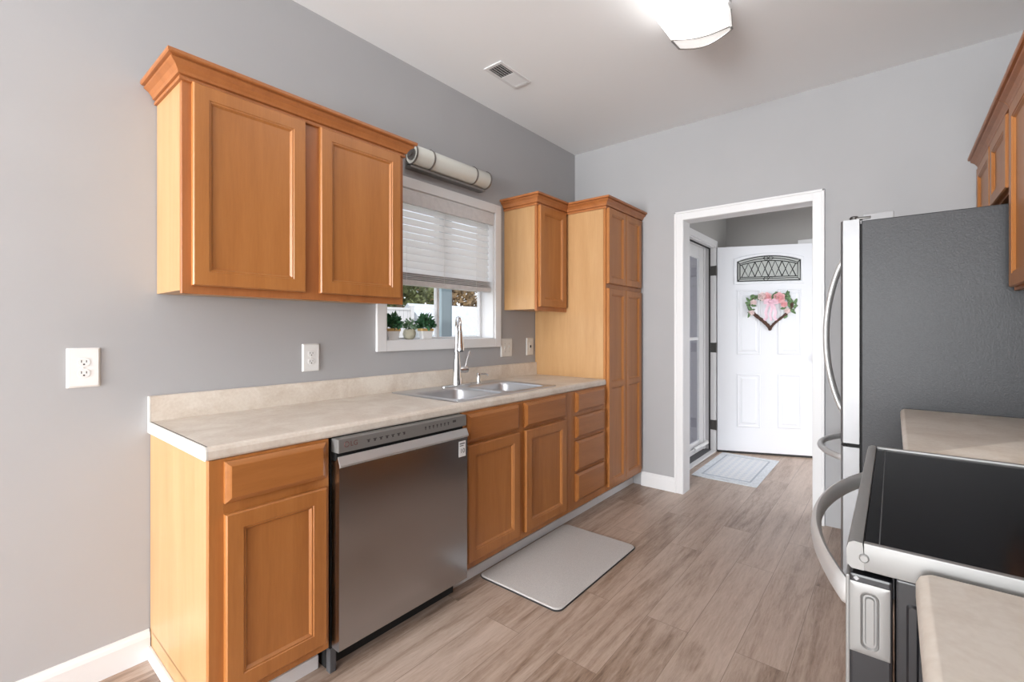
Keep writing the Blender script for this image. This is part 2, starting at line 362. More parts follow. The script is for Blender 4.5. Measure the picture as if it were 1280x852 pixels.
# foyer walls
FXW, FYB, EY0, EY1, EZ = .79, 5.538, 4.14, 5.085, 2.135
bm = bmesh.new(); box(bm, FXW-.14, FXW, YB+.12, EY0, 0, H); box(bm, FXW-.14, FXW, EY1, FYB+.1, 0, H); box(bm, FXW-.14, FXW, EY0, EY1, EZ, H)
struct('wall_foyer_left', bm, 'foyerwall', 'warm grey foyer wall holding the entrance doorway', 'wall')
bm = BX(FXW, 3.2, FYB, FYB+.1, 0, H); struct('wall_foyer_back', bm, 'foyerwall', 'warm grey wall behind the open white door', 'wall')
bm = bmesh.new(); box(bm, 3.1, 3.2, YB+.12, 3.9, 0, H); box(bm, 3.1, 3.2, 5.3, FYB, 0, H); box(bm, 3.1, 3.2, 3.9, 5.3, 2.35, H); struct('wall_foyer_right', bm, 'foyerwall', 'warm grey foyer wall on the hidden right side', 'wall')  # opening assumed in this unseen wall for the added foyer fill
# baseboards
BASEP = [(0, 0), (.016, 0), (.016, .085), (.012, .097), (.007, .104), (.005, .112), (0, .112)]
def baseboard(name, path, label):
    bm = bmesh.new(); sweep(bm, BASEP, path); struct(name, bm, 'trim', label, 'baseboard')
baseboard('baseboard_left', [(0.0005, YR), (0.0005, .499)], 'white baseboard along the grey wall at the left')
baseboard('baseboard_back', [(.64, YB-.0005), (.9145, YB-.0005)], 'short white baseboard between tall cabinet and doorway')
# doorway casing + jamb
def casing(bm, x0, x1, zt, wd, yf, t=.018):
    # flat moulded casing around an opening in a wall facing -y
    for (a, b) in ((x0-wd, x0), (x1, x1+wd)): 
        box(bm, a, b, yf-t, yf, 0, zt+wd, .004)
        s = a if a < x0-.001 and a == x0-wd else b-.016
        box(bm, s, s+.016, yf-t-.006, yf-.004, 0, zt+wd, .004)
    box(bm, x0-.002, x1+.002, yf-t+.0005, yf, zt, zt+wd, .004)
    box(bm, x0-wd, x1+wd, yf-t-.006, yf-.004, zt+wd-.016, zt+wd, .004)
bm = bmesh.new(); casing(bm, DX0, DX1, DZ, .067, YB)
box(bm, DX0-.014, DX0+.001, YB-.004, YB+.135, 0, DZ); box(bm, DX1-.001, DX1+.014, YB-.004, YB+.135, 0, DZ); box(bm, DX0, DX1, YB-.004, YB+.135, DZ-.001, DZ+.014)
struct('trim_1', bm, 'trim', 'white moulded casing around the doorway to the foyer', 'door casing')
# entrance frame in foyer left wall (faces +x)
bm = bmesh.new()
for a, b in ((EY0-.06, EY0), (EY1, EY1+.065)):
    box(bm, FXW, FXW+.016, a, b, 0, EZ+.065, .004); 
box(bm, FXW, FXW+.0155, EY0, EY1, EZ, EZ+.065, .004)
box(bm, FXW-.15, FXW+.002, EY0-.001, EY0+.012, 0, EZ); box(bm, FXW-.15, FXW+.002, EY1-.012, EY1+.001, 0, EZ); box(bm, FXW-.15, FXW+.002, EY0, EY1, EZ-.012, EZ+.001)
tr2 = struct('trim_2', bm, 'trim', 'white frame and casing of the open entrance', 'door casing')
bm = bmesh.new(); box(bm, FXW-.050, FXW-.036, EY1-.022, EY1-.012, .02, EZ-.012); box(bm, FXW-.050, FXW-.036, EY0+.012, EY1-.012, EZ-.022, EZ-.012); box(bm, FXW-.050, FXW-.036, EY0+.012, EY0+.022, .02, EZ-.012)
part('weatherstrip', bm, 'rubber', tr2, label='dark weatherstrip in the door stop')
bm = bmesh.new(); box(bm, FXW-.15, FXW-.03, EY0+.012, EY1-.012, .0, .022, .004); part('threshold', bm, 'darkgrey', tr2, label='dark metal threshold')
bm = bmesh.new(); box(bm, FXW-.03, FXW+.02, EY0+.0, EY1-.0, .0, .016, .004); part('sill_strip', bm, 'trim', tr2)
# casing of a closet behind the front door
bm = bmesh.new(); box(bm, 1.48, 2.36, FYB-.018, FYB-.0005, 2.11, 2.185, .004); box(bm, 1.48, 1.55, FYB-.018, FYB-.0005, 0, 2.11, .004); box(bm, 2.29, 2.36, FYB-.018, FYB-.0005, 0, 2.11, .004); box(bm, 1.55, 2.29, FYB-.012, FYB-.0005, .01, 2.11)
struct('door_3', bm, 'trim', 'white cased closet door behind the open entrance door', 'door')

# ------------------------------------------------------------------ kitchen window
win = thing('window_1', 'white slider window above the sink', 'window', (0, 2.045, 1.146), kind='structure')
bm = bmesh.new(); c = .062
box(bm, 0, .018, WY0-c, WY0, WZ0-c, WZ1+c, .004); box(bm, 0, .018, WY1, WY1+c, WZ0-c, WZ1+c, .004); box(bm, 0, .0175, WY0, WY1, WZ1, WZ1+c, .004); box(bm, 0, .0175, WY0, WY1, WZ0-c, WZ0, .004)
part('casing', bm, 'trim', win)
bm = bmesh.new(); box(bm, -.14, .004, WY0-.0005, WY0+.012, WZ0, WZ1); box(bm, -.14, .004, WY1-.012, WY1+.0005, WZ0, WZ1); box(bm, -.14, .004, WY0, WY1, WZ1-.012, WZ1+.0005); box(bm, -.14, .004, WY0, WY1, WZ0-.0005, WZ0+.003)
part('jamb', bm, 'trim', win)
def sash(name, y0, y1, x, label):
    bm = bmesh.new(); z0, z1 = WZ0+.004, WZ1-.012; s = .022
    box(bm, x-.014, x+.014, y0, y0+s, z0, z1, .003); box(bm, x-.014, x+.014, y1-s, y1, z0, z1, .003); box(bm, x-.0135, x+.0135, y0+s, y1-s, z0, z0+.010, .003); box(bm, x-.0135, x+.0135, y0+s, y1-s, z1-s, z1, .003)
    o = part(name, bm, 'trim', win, label=label); part('pane', BX(x-.002, x+.002, y0+s, y1-s, z0+.010, z1-s), 'glass', o, label='clear glass')
sash('sash', WY0+.012, 2.062, -.095, 'left sash'); sash('sash', 2.062, WY1-.012, -.122, 'right sash')

# blind
bl = thing('window_blind', 'white slatted faux-wood blind lowered halfway over the sink window', 'blind', (-.02, 2.046, 1.535))
bm = bmesh.new(); box(bm, -.012, .012, WY0+.014, WY1-.013, 2.020, WZ1-.013, .004); box(bm, -.075, -.012, WY0+.02, WY1-.02, 2.055, WZ1-.014); part('valance', bm, 'blindgrain', bl)
bm = bmesh.new(); zz = 2.012
while zz > 1.60:
    b2 = bmesh.new(); n = 6
    prof = [(-.025+.05*k/n, .0035*(1-(2*k/n-1)**2)) for k in range(n+1)] + [(.025-.05*k/n, .0035*(1-(1-2*k/n)**2)-.0025) for k in range(n+1)]
    ca, sa = math.cos(math.radians(66)), math.sin(math.radians(66))
    prism(b2, [(-.04+p*ca+q*sa, zz-p*sa+q*ca) for p, q in prof], lambda p, q, a: (p, a, q), WY0+.020, WY1-.022)
    merge(bm, b2); zz -= .043
part('slats', bm, 'blind', bl, 40)
bm = bmesh.new()
for k in range(4): box(bm, -.065, -.012, WY0+.020, WY1-.022, 1.575+k*.011, 1.580+k*.011, .001, 1)
box(bm, -.066, -.010, WY0+.018, WY1-.020, 1.540, 1.570, .004); part('bottom_rail', bm, 'blindgrain', bl)
for y in (1.74, 2.04, 2.34):
    bm = bmesh.new(); tube(bm, [(-.009, y, 2.03), (-.009, y, 1.555)], .0011, 6); part('ladder_cord', bm, 'blind', bl)

# plants on the sill
def leaf_blob(bm, c, r, n, size, seed, up=.4):
    rd = random.Random(seed)
    for i in range(n):
        d = Vector((rd.gauss(0, 1), rd.gauss(0, 1), abs(rd.gauss(0, 1))*.9+up*rd.random())).normalized()
        p = Vector(c)+Vector((d.x*r[0], d.y*r[1], d.z*r[2]))*(.35+.65*rd.random())
        t = (d+Vector((rd.gauss(0, .5), rd.gauss(0, .5), rd.gauss(0, .5)))).normalized(); s = t.cross(Vector((rd.gauss(0, 1), rd.gauss(0, 1), rd.gauss(0, 1)))).normalized(); nn = s.cross(t)
        L = size*(.7+.6*rd.random()); W = L*.32
        q = [p, p+t*L*.4+s*W+nn*L*.06, p+t*L, p+t*L*.4-s*W+nn*L*.06, p+t*L*.45-nn*L*.05]
        v = [bm.verts.new(x) for x in q]
        bm.faces.new((v[0], v[1], v[4])); bm.faces.new((v[1], v[2], v[4])); bm.faces.new((v[2], v[3], v[4])); bm.faces.new((v[3], v[0], v[4]))
def pot_plant(y, label, kind, x=-.05):
    z0 = WZ0+.0035
    t = thing('potted_plant', label, 'plant', (x, y, z0), 'small potted plants on the window sill')
    bm = bmesh.new()
    if kind == 'white':
        rloops(bm, lambda u, v, h: (x+u, y+v, z0+h), [(-.018, .018, -.036, .036, .006, 0), (-.023, .023, -.046, .046, .008, .052), (-.019, .019, -.042, .042, .006, .052), (-.018, .018, -.041, .041, .006, .046)])
        p = part('pot', bm, 'pot', t, 40)
        bm = bmesh.new(); rloops(bm, lambda u, v, h: (x+u, y+v, z0+h), [(-.025, .025, -.050, .050, .008, .050), (-.025, .025, -.050, .050, .008, .066), (-.019, .019, -.043, .043, .006, .066), (-.019, .019, -.043, .043, .006, .053)]); part('rim', bm, 'potrim', p, label='pale wooden rim')
        bm = bmesh.new(); leaf_blob(bm, (x, y, z0+.062), (.030, .062, .085), 190, .034, int(y*100)); 
        for k in range(9):
            a = k*2.4; tube(bm, [(x, y+.01*math.sin(a), z0+.05), (x+.012*math.cos(a), y+.035*math.sin(a), z0+.12)], .0012, 4)
        part('foliage', bm, 'plant', t)
    else:
        lathe(bm, [(.022, 0), (.034, .012), (.040, .032), (.036, .052), (.030, .062), (.026, .062), (.028, .05)], (x, y, z0), 20); part('pot', bm, 'potbeige', t, 50)
        bm = bmesh.new(); leaf_blob(bm, (x, y, z0+.062), (.025, .040, .055), 110, .022, 3); part('foliage', bm, 'plant2', t)
pot_plant(1.664, 'dark green plant in white planter at the left end of window sill', 'white')
pot_plant(1.792, 'sage green plant in a round beige pot on window sill', 'beige')
pot_plant(1.920, 'dark green bushy plant in white planter beside the window mullion', 'white')

# ------------------------------------------------------------------ left run: base cabinets
XF, CZ = .634, .914
def cab_body(t, y0, y1, z0, z1, depth, frame=(), left_panel=False, panel_mat='woodlight', face='wood'):
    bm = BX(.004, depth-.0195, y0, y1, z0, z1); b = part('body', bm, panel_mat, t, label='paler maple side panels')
    return b
def face_frame(t, y0, y1, z0, z1, xf, uprights, rails, mat='wood', facing=1, st=.042):
    """stiles at y0,y1 and the given uprights; rails = z spans"""
    bm = bmesh.new(); x0, x1 = (xf-.019, xf) if facing > 0 else (xf, xf+.019)
    box(bm, x0, x1, y0, y0+st, z0, z1, .001, 1); box(bm, x0, x1, y1-st, y1, z0, z1, .001, 1)
    for a, b in uprights: box(bm, x0, x1, a, b, z0, z1, .001, 1)
    for a, b in rails: box(bm, x0+.0004, x1-.0004, y0+.01, y1-.01, a, b)
    part('face_frame', bm, mat, t)
def toe(t, y0, y1, x=.556):
    part('toe_kick', BX(.02, x, y0, y1, .0, .105), 'wood', t)
    part('toe_strip', BX(x, x+.010, y0, y1, 0, .050, .003), 'trim', t, label='white painted strip along the toe kick')

t = thing('base_cabinet', 'maple base cabinet at the near end of the counter, one drawer over one door', 'cabinet', (.3, .7, 0))
cab_body(t, .502, .888, .105, .871, XF)
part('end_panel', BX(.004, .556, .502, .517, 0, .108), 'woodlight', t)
face_frame(t, .502, .888, .105, .871, XF, [], [(.105, .15), (.69, .75), (.84, .871)])
part('drawer_front', drawer_bm(FX(XF), .543, .872, .733, .862), 'woodh', t)
part('door', door_bm(FX(XF), .543, .872, .138, .700), 'wood', t)
part('toe_kick', BX(.02, .556, .518, .886, 0, .105), 'wood', t)
bm = bmesh.new(); box(bm, .556, .566, .500, .886, 0, .050, .003); box(bm, .017, .568, .490, .502, 0, .050, .003); part('toe_strip', bm, 'trim', t, label='white painted strip around the foot')

t = thing('sink_base_cabinet', 'maple sink base cabinet right of the dishwasher, two false drawers over two doors', 'cabinet', (.3, 2.05, 0))
cab_body(t, 1.570, 2.505, .105, .70, XF)
face_frame(t, 1.570, 2.505, .105, .871, XF, [(1.985, 2.055)], [(.105, .15), (.69, .75), (.84, .871)])
for a, b in ((1.592, 1.992), (2.047, 2.462)):
    part('drawer_front', drawer_bm(FX(XF), a, b, .724, .860), 'woodh', t); part('door', door_bm(FX(XF), a, b, .140, .708), 'wood', t)
toe(t, 1.575, 2.505)
t = thing('drawer_cabinet', 'maple drawer cabinet with four stacked drawers beside the tall pantry', 'cabinet', (.3, 2.75, 0))
cab_body(t, 2.506, 3.006, .105, .871, XF)
face_frame(t, 2.506, 3.006, .105, .871, XF, [(2.5485, 2.60)], [(.105, .16), (.325, .35), (.54, .575), (.70, .735), (.85, .871)])
for a, b in ((.734, .862), (.568, .706), (.352, .545), (.155, .335)):
    part('drawer_front', drawer_bm(FX(XF), 2.590, 2.962, a, b), 'woodh', t)
toe(t, 2.506, 3.006)

# pantry
t = thing('pantry_cabinet', 'tall maple pantry cabinet at the far end of the counter, in the corner', 'cabinet', (.3, 3.3, 0))
PY0, PY1 = 3.008, 3.616
part('body', BX(.004, XF-.0195, PY0, PY1, .105, 2.169), 'woodlight', t, label='pale maple side panel')
face_frame(t, PY0, PY1, .105, 2.169, XF, [], [(.105, .15), (1.55, 1.63), (2.12, 2.169)], st=.035)
for a, b in ((3.022, 3.297), (3.301, 3.580)):
    part('door', door_bm(FX(XF), a, b, 1.604, 2.150, rail=.05), 'wood', t); part('door', door_bm(FX(XF), a, b, .135, 1.570, rail=.05, mids=(.87,)), 'wood', t)
part('crown_molding', crown_bm([(.004, PY0), (XF, PY0), (XF, PY1)], 2.169), 'woodred', t, label='redder maple crown molding')
toe(t, PY0, PY1)

# wall cabinets, left run
def wall_cab(label, y0, y1, doors, z0, z1, base, crown_path, xu=.303):
    t = thing('wall_cabinet', label, 'cabinet', base)
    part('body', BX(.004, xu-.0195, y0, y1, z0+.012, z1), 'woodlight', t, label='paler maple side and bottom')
    bm = bmesh.new(); x0 = xu-.019
    box(bm, x0, xu, y0, y0+.035, z0, z1, .001, 1); box(bm, x0, xu, y1-.035, y1, z0, z1, .001, 1)
    if len(doors) > 1: box(bm, x0, xu, doors[0][1]-.015, doors[1][0]+.015, z0, z1)
    box(bm, x0+.0003, xu-.0003, y0+.01, y1-.01, z0, z0+.045); box(bm, x0+.0003, xu-.0003, y0+.01, y1-.01, z1-.04, z1); part('face_frame', bm, 'woodred', t)
    for a, b in doors: part('door', door_bm(FX(xu), a, b, z0+.030, z1-.022), 'wood', t)
    part('crown_molding', crown_bm(crown_path, z1), 'woodred', t, label='redder maple crown molding')
wall_cab('maple two-door wall cabinet left of the window', .523, 1.474, [(.552, .960), (1.026, 1.447)], 1.397, 2.169, (.15, 1.0, 1.397), [(.004, .523), (.303, .523), (.303, 1.474), (.004, 1.474)])
wall_cab('small one-door maple wall cabinet between the window and the tall pantry', 2.624, 3.0065, [(2.640, 2.975)], 1.403, 2.169, (.15, 2.8, 1.403), [(.004, 2.624), (.303, 2.624), (.303, 3.0065)])

# countertop left with sink cut-out
SY0, SY1, SX0, SX1 = 1.60, 2.42, .075, .575
ct = thing('countertop', 'long beige laminate countertop under the window, holding the sink', 'countertop', (.3, 1.75, .871))
bm = bmesh.new(); CY0, CY1 = .500, 3.007
nose = [(SX1, .871), (.628, .871), (.634, .874), (.637, .880), (.637, .900), (.633, .909), (.626, .914), (SX1, .914)]
prism(bm, nose, lambda p, q, a: (p, a, q), CY0, CY1)
box(bm, .002, SX0, CY0, CY1, .871, CZ); box(bm, SX0, SX1, CY0, SY0, .871, CZ); box(bm, SX0, SX1, SY1, CY1, .871, CZ)
part('worktop', bm, 'counter', ct)
bm = bmesh.new(); prism(bm, [(.001, CZ), (.022, CZ), (.020, 1.006), (.015, 1.012), (.001, 1.012)], lambda p, q, a: (p, a, q), CY0, CY1); part('backsplash', bm, 'counter', ct)
bm = bmesh.new(); prism(bm, [(.001, .871), *[(x-(.0003 if x > .5 else 0), z) for x, z in nose[1:-1]], (.022, CZ-.0005), (.019, 1.011), (.001, 1.011)], lambda p, q, a: (p, a, q), CY0-.006, CY0-.0006); part('end_cap', bm, 'edge', ct, label='cream laminate cut end')
bm = bmesh.new(); prism(bm, [(.024, CZ-.002), (.626, CZ-.002), (.626, CZ+.0006), (.024, CZ+.0006)], lambda p, q, a: (p, a, q), CY0-.0012, CY0+.0012); part('end_seam', bm, 'darkline', ct, label='dark seam along the end')

# sink
sk = thing('sink', 'stainless steel double-bowl drop-in sink under the window', 'sink', (.33, 2.0, CZ))
bm = bmesh.new(); RX0, RX1, RY0, RY1 = .058, .596, 1.575, 2.440
bowls = ((1.615, 1.985), (2.025, 2.400)); BX0, BX1 = .175, .560
zt = CZ+.006
for (x0, x1, y0, y1) in ((RX0+.006, BX0, RY0+.006, RY1-.006), (BX1, RX1-.006, RY0+.006, RY1-.006), (BX0, BX1, RY0+.006, bowls[0][0]), (BX0, BX1, bowls[0][1], bowls[1][0]), (BX0, BX1, bowls[1][1], RY1-.006)):
    box(bm, x0, x1, y0, y1, CZ+.0008, zt)
prev = None
rloops(bm, lambda u, v, h: (u, v, h), [(RX0, RX1, RY0, RY1, .03, CZ+.0005), (RX0+.002, RX1-.002, RY0+.002, RY1-.002, .03, CZ+.004), (RX0+.006, RX1-.006, RY0+.006, RY1-.006, .028, zt+.0006), (RX0+.011, RX1-.011, RY0+.011, RY1-.011, .025, zt+.0002)], False, False)
part('rim', bm, 'sinksteel', sk, 35)
for a, b in bowls:
    bm = bmesh.new(); g = lambda u, v, h: (u, v, h)
    rloops(bm, g, [(BX0, BX1, a, b, .0005, zt), (BX0+.005, BX1-.005, a+.005, b-.005, .05, zt+.0004), (BX0+.010, BX1-.010, a+.010, b-.010, .055, zt-.004), (BX0+.014, BX1-.014, a+.014, b-.014, .055, zt-.015), (BX0+.026, BX1-.026, a+.026, b-.026, .055, zt-.155), (BX0+.05, BX1-.05, a+.05, b-.05, .05, zt-.172)], False, True)
    o = part('bowl', bm, 'sinksteel', sk, 50)
    bm = bmesh.new(); lathe(bm, [(.044, zt-.172), (.042, zt-.169), (.03, zt-.171), (.01, zt-.1715)], ((BX0+BX1)/2, (a+b)/2, 0), 20); part('drain', bm, 'chrome', o, 40)

# faucet
fx, fy = .120, 2.028
fc = thing('faucet', 'chrome pull-down kitchen faucet rising behind the sink', 'faucet', (fx, fy, zt))
bm = bmesh.new(); rloops(bm, lambda u, v, h: (fx+u, fy+v, zt+h), [(-.026, .026, -.125, .125, .026, .0002), (-.026, .026, -.125, .125, .026, .005), (-.021, .021, -.120, .120, .021, .009)]); part('base_plate', bm, 'chrome', fc, 40)
bm = bmesh.new(); lathe(bm, [(.031, .008), (.030, .02), (.026, .06), (.0245, .12), (.022, .15), (.017, .20), (.014, .25), (.013, .26)], (fx, fy, zt), 24)
dv = Vector((.16, -.115, 0)).normalized(); zc = 1.285
path = [(fx, fy, zt+.25), (fx, fy, zc-.03)] 
Rr = .062
for k in range(0, 13):
    a = PI-PI*k/12; q = Vector((fx, fy, zc))+dv*(Rr+Rr*math.cos(a))+Vector((0, 0, Rr*.92*math.sin(a))); path.append(tuple(q))
end = Vector((fx, fy, zc))+dv*2*Rr
path += [tuple(end+Vector((0, 0, -.03))+dv*.004)]
tube(bm, path, .0125, 14); part('spout', bm, 'chrome', fc, 50)
bm = bmesh.new(); e = end+dv*.004; tube(bm, [tuple(e+dv*d_+Vector((0, 0, h))) for d_, h in ((0, -.024), (.001, -.032), (.006, -.08), (.011, -.125), (.013, -.142))], [.0145, .0155, .019, .0245, .0235], 18); o = part('spray_head', bm, 'chrome', fc, 40)
bm = bmesh.new(); tube(bm, [tuple(e+dv*d_+Vector((0, 0, h))) for d_, h in ((.0131, -.1422), (.0132, -.147))], [.020, .019], 18); part('nozzle', bm, 'darkgrey', o)
hv = Vector((.30, .95, 0)).normalized(); hz = zt+.098
bm = bmesh.new(); q = Vector((fx, fy, hz)); tube(bm, [tuple(q+hv*d_) for d_ in (.015, .03, .060, .074, .08)], [.018, .0215, .0225, .020, .012], 16); o = part('handle', bm, 'chrome', fc, 40)
bm = bmesh.new(); tube(bm, [tuple(q+hv*d_+Vector((0, 0, h))) for d_, h in ((.058, .012), (.066, .04), (.078, .075), (.088, .105), (.091, .116))], [.0085, .0065, .006, .0075, .005], 12); part('lever', bm, 'chrome', o, 50)

bm = bmesh.new(); dx, dy = .112, 2.234
sd = thing('soap_dispenser', 'small chrome soap dispenser pump beside the faucet', 'soap dispenser', (dx, dy, zt))
lathe(bm, [(.022, .0002), (.022, .004), (.015, .007), (.013, .03), (.0125, .045), (.0145, .047), (.0145, .060), (.010, .064)], (dx, dy, zt), 20); part('pump', bm, 'chrome', sd, 40)
bm = bmesh.new(); tube(bm, [(dx, dy, zt+.056), (dx+.012, dy+.05, zt+.056), (dx+.016, dy+.066, zt+.052), (dx+.018, dy+.072, zt+.044)], [.0065, .0055, .0055, .005], 12); part('spout', bm, 'chrome', sd, 50)

# ------------------------------------------------------------------ dishwasher
dw = thing('dishwasher', 'stainless steel dishwasher under the counter between maple cabinets', 'dishwasher', (.35, 1.23, 0))
DY0, DY1 = .902, 1.556
bm = bmesh.new(); box(bm, .05, .625, DY0-.004, DY1+.006, .09, .866); part('tub', bm, 'blackmat', dw, label='black tub sides')
bm = bmesh.new(); box(bm, .10, .585, DY0+.0, DY1, 0.0, .09); part('toe_panel', bm, 'blackmat', dw)
bm = bmesh.new(); box(bm, .600, .628, DY0-.006, DY0+.02, 0, .09, .003); part('leg', bm, 'darkgrey', dw)
bm = bmesh.new(); prism(bm, [(.626, .098), (.676, .098), (.680, .102), (.683, .765), (.690, .772), (.6905, .777), (.676, .806), (.672, .806), (.660, .790), (.626, .786)], lambda p, q, a: (p, a, q), DY0, DY1); dd = part('door', bm, 'dwsteel', dw)
bm = bmesh.new(); prism(bm, [(.6836, .766), (.6906, .772), (.6911, .777), (.6766, .8065), (.672, .8065), (.672, .80), (.683, .777)], lambda p, q, a: (p, a, q), DY0-.0004, DY1+.0004); part('handle_lip', bm, 'liplight', dw, label='bevelled handle lip, its highlight put into a paler steel')  # same steel as the door, painted paler for the light it catches
bm = bmesh.new(); box(bm, .626, .655, DY0+.004, DY1-.004, .786, .83); part('handle_recess', bm, 'blackmat', dw, label='dark pocket-handle recess')
bm = bmesh.new(); box(bm, .626, .676, DY0, DY1, .818, .8685, .003); cp = part('control_panel', bm, 'steel', dw)
def text(s, size, loc, rot, mat, parent, name, extrude=.0002, sx=1):
    cu = bpy.data.curves.new(name, 'FONT'); cu.body = s; cu.size = size; cu.extrude = extrude; cu.align_x = 'CENTER'; cu.align_y = 'CENTER'
    tmp = bpy.data.objects.new('tmp', cu); COL.objects.link(tmp); bpy.context.view_layer.update()
    me = bpy.data.meshes.new_from_object(tmp); bpy.data.objects.remove(tmp)
    me.transform(Matrix.Translation(Vector(loc)-base_of(parent)) @ Matrix(rot).to_4x4() @ Matrix.Diagonal((sx, 1, 1, 1)))
    me.materials.clear(); me.materials.append(M[mat]); me.name = name
    o = bpy.data.objects.new(name, me); COL.objects.link(o); o.parent = parent; return o
FACEX = ((0, 0, 1), (1, 0, 0), (0, 1, 0))     # text local x -> +y, local y -> +z, normal -> +x
xs = .6762
bm = bmesh.new(); tube(bm, [(xs, .935+.0095*math.cos(k*PI/10), .847+.0095*math.sin(k*PI/10)) for k in range(20)], .0013, 6, close=True); part('logo_ring', bm, 'redprint', cp)
text('LG', .026, (xs+.0003, .966, .846), FACEX, 'redprint', cp, 'logo_letters')
rd = random.Random(5)
for k in range(7): 
    y = 1.02+k*.028; bm = bmesh.new(); box(bm, xs-.0006, xs+.0003, y, y+.012+rd.random()*.006, .846, .849); box(bm, xs-.0006, xs+.0003, y+.004, y+.012, .838, .8465); part('control_mark', bm, 'print', cp)
for k in range(7):
    y = 1.305+k*.022; bm = bmesh.new(); box(bm, xs-.0006, xs+.0003, y, y+.008, .846, .852); box(bm, xs-.0006, xs+.0003, y+.002, y+.006, .838, .8465); part('control_mark', bm, 'print', cp)
part('display', BX(xs-.0006, xs+.0003, 1.468, 1.488, .845, .855), 'print', cp)
bm = BX(.6815, .6836, 1.500, 1.544, .680, .752, .0002, 1); st = part('warranty_sticker', bm, 'sticker', dd, label='white and grey square sticker')
text('10', .030, (.6838, 1.523, .706), FACEX, 'print', st, 'sticker_digits')
bm = bmesh.new(); box(bm, .6834, .6839, 1.505, 1.538, .738, .743); box(bm, .6834, .6839, 1.505, 1.530, .729, .733); part('sticker_lines', bm, 'print', st)

# ------------------------------------------------------------------ outlets & switches on the left wall
def outlet(y, z, w_, h_, label, kind):
    t = thing('wall_outlet' if kind == 'outlet' else 'wall_switch', label, 'outlet' if kind == 'outlet' else 'switch', (0, y, z))
    bm = bmesh.new(); rloops(bm, lambda u, v, h: (h, y+u, z+v), [(-w_/2, w_/2, -h_/2, h_/2, .003, .0003), (-w_/2, w_/2, -h_/2, h_/2, .003, .003), (-w_/2+.006, w_/2-.006, -h_/2+.006, h_/2-.006, .003, .008)]); 
    p = part('cover_plate', bm, 'whiteplastic' if kind == 'outlet' else 'almond', t, 30)
    if kind == 'outlet':
        for dz in (.0195, -.0195):
            bm = bmesh.new(); rloops(bm, lambda u, v, h: (h, y+u, z+dz+v), [(-.0172, .0172, -.0145, .0145, .012, .0075), (-.0172, .0172, -.0145, .0145, .012, .0088), (-.0165, .0165, -.0138, .0138, .0115, .0094)]); 
            r = part('receptacle', bm, 'whiteplastic', t, 30)
            bm = bmesh.new(); box(bm, .009, .0098, y-.0078, y-.0055, z+dz-.001, z+dz+.0075); box(bm, .009, .0098, y+.0055, y+.0078, z+dz-.001, z+dz+.0065)
            lathe(bm, [(.0028, .009), (.0028, .0098)], (0, y, z+dz-.0075), 10, 'x'); part('slots', bm, 'blackmat', r)
        bm = bmesh.new(); lathe(bm, [(.0032, .0075), (.0028, .0092)], (0, y, z), 10, 'x'); part('screw', bm, 'almond', t)
    elif kind == 'double':
        for dy in (-.023, .023):
            bm = bmesh.new(); box(bm, .007, .0095, y+dy-.006, y+dy+.006, z-.013, z+.013, .001); box(bm, .009, .017, y+dy-.004, y+dy+.004, z+.001, z+.010, .0015); part('toggle', bm, 'almond', t)
            for dz in (-.030, .030):
                bm = bmesh.new(); lathe(bm, [(.003, .0075), (.0026, .0092)], (0, y+dy, z+dz), 10, 'x'); part('screw', bm, 'greyplastic', t)
    else:
        bm = BX(.007, .0105, y-.0165, y+.0165, z-.033, z+.033, .002); part('receptacle', bm, 'almond', t)
        bm = bmesh.new(); box(bm, .0100, .0118, y-.008, y+.008, z-.010, z+.010, .001); part('test_button', bm, 'blackmat', t, label='dark button')
outlet(.310, 1.134, .090, .140, 'white duplex outlet on bare wall left of all the cabinets', 'outlet')
outlet(1.145, 1.132, .088, .136, 'white duplex outlet above the counter under the two-door wall cabinet', 'outlet')
outlet(2.650, 1.137, .130, .136, 'off-white double switch plate just right of the window', 'double')
outlet(2.938, 1.138, .090, .136, 'single off-white outlet with dark button close to the pantry side', 'gfci')

# vanity light over the window
vl = thing('wall_light', 'unlit opal-glass tube wall light with nickel bands above the window', 'wall light', (0, 2.04, 2.29))
vy0, vy1, vz, vr = 1.722, 2.352, 2.295, .056; vx = .062
bm = bmesh.new(); box(bm, .001, .016, vy0, vy1, 2.222, 2.350, .004); box(bm, .006, .060, vy0-.004, vy1+.004, 2.220, 2.236, .003); part('back_plate', bm, 'nickel', vl)
bm = bmesh.new(); lathe(bm, [(vr*.96, vy0), (vr, vy0+.004), (vr, vy1-.004), (vr*.96, vy1)], (vx, 0, vz), 32, 'y'); part('glass_shade', bm, 'opal', vl, 40)
def ring(y, wd=.010, r=.0605):
    bm = bmesh.new(); pts = [(math.cos(math.radians(a)), math.sin(math.radians(a))) for a in range(-140, 141, 8)]
    pr_ = [(vx+r*c_, vz+r*s_) for c_, s_ in pts]+[(vx+(r-.004)*c_, vz+(r-.004)*s_) for c_, s_ in reversed(pts)]
    n = len(pts); A = [bm.verts.new((p, y-wd/2, q)) for p, q in pr_]; B = [bm.verts.new((p, y+wd/2, q)) for p, q in pr_]
    N = len(A)
    for i in range(N): bm.faces.new((A[i], A[(i+1) % N], B[(i+1) % N], B[i]))
    for L in (A, B):
        for i in range(n-1): bm.faces.new((L[i], L[i+1], L[N-2-i], L[N-1-i]))
    return bm
for y in (vy0-.003, 1.852, 2.222, vy1+.003): part('band', ring(y), 'nickel', vl, 40)
bm = bmesh.new(); lathe(bm, [(.036, vy0-.006), (.036, vy0+.001)], (vx, 0, vz), 24, 'y'); lathe(bm, [(.012, vy0-.012), (.012, vy0-.006)], (vx, 0, vz), 16, 'y'); part('end_cap', bm, 'nickel', vl, 40)

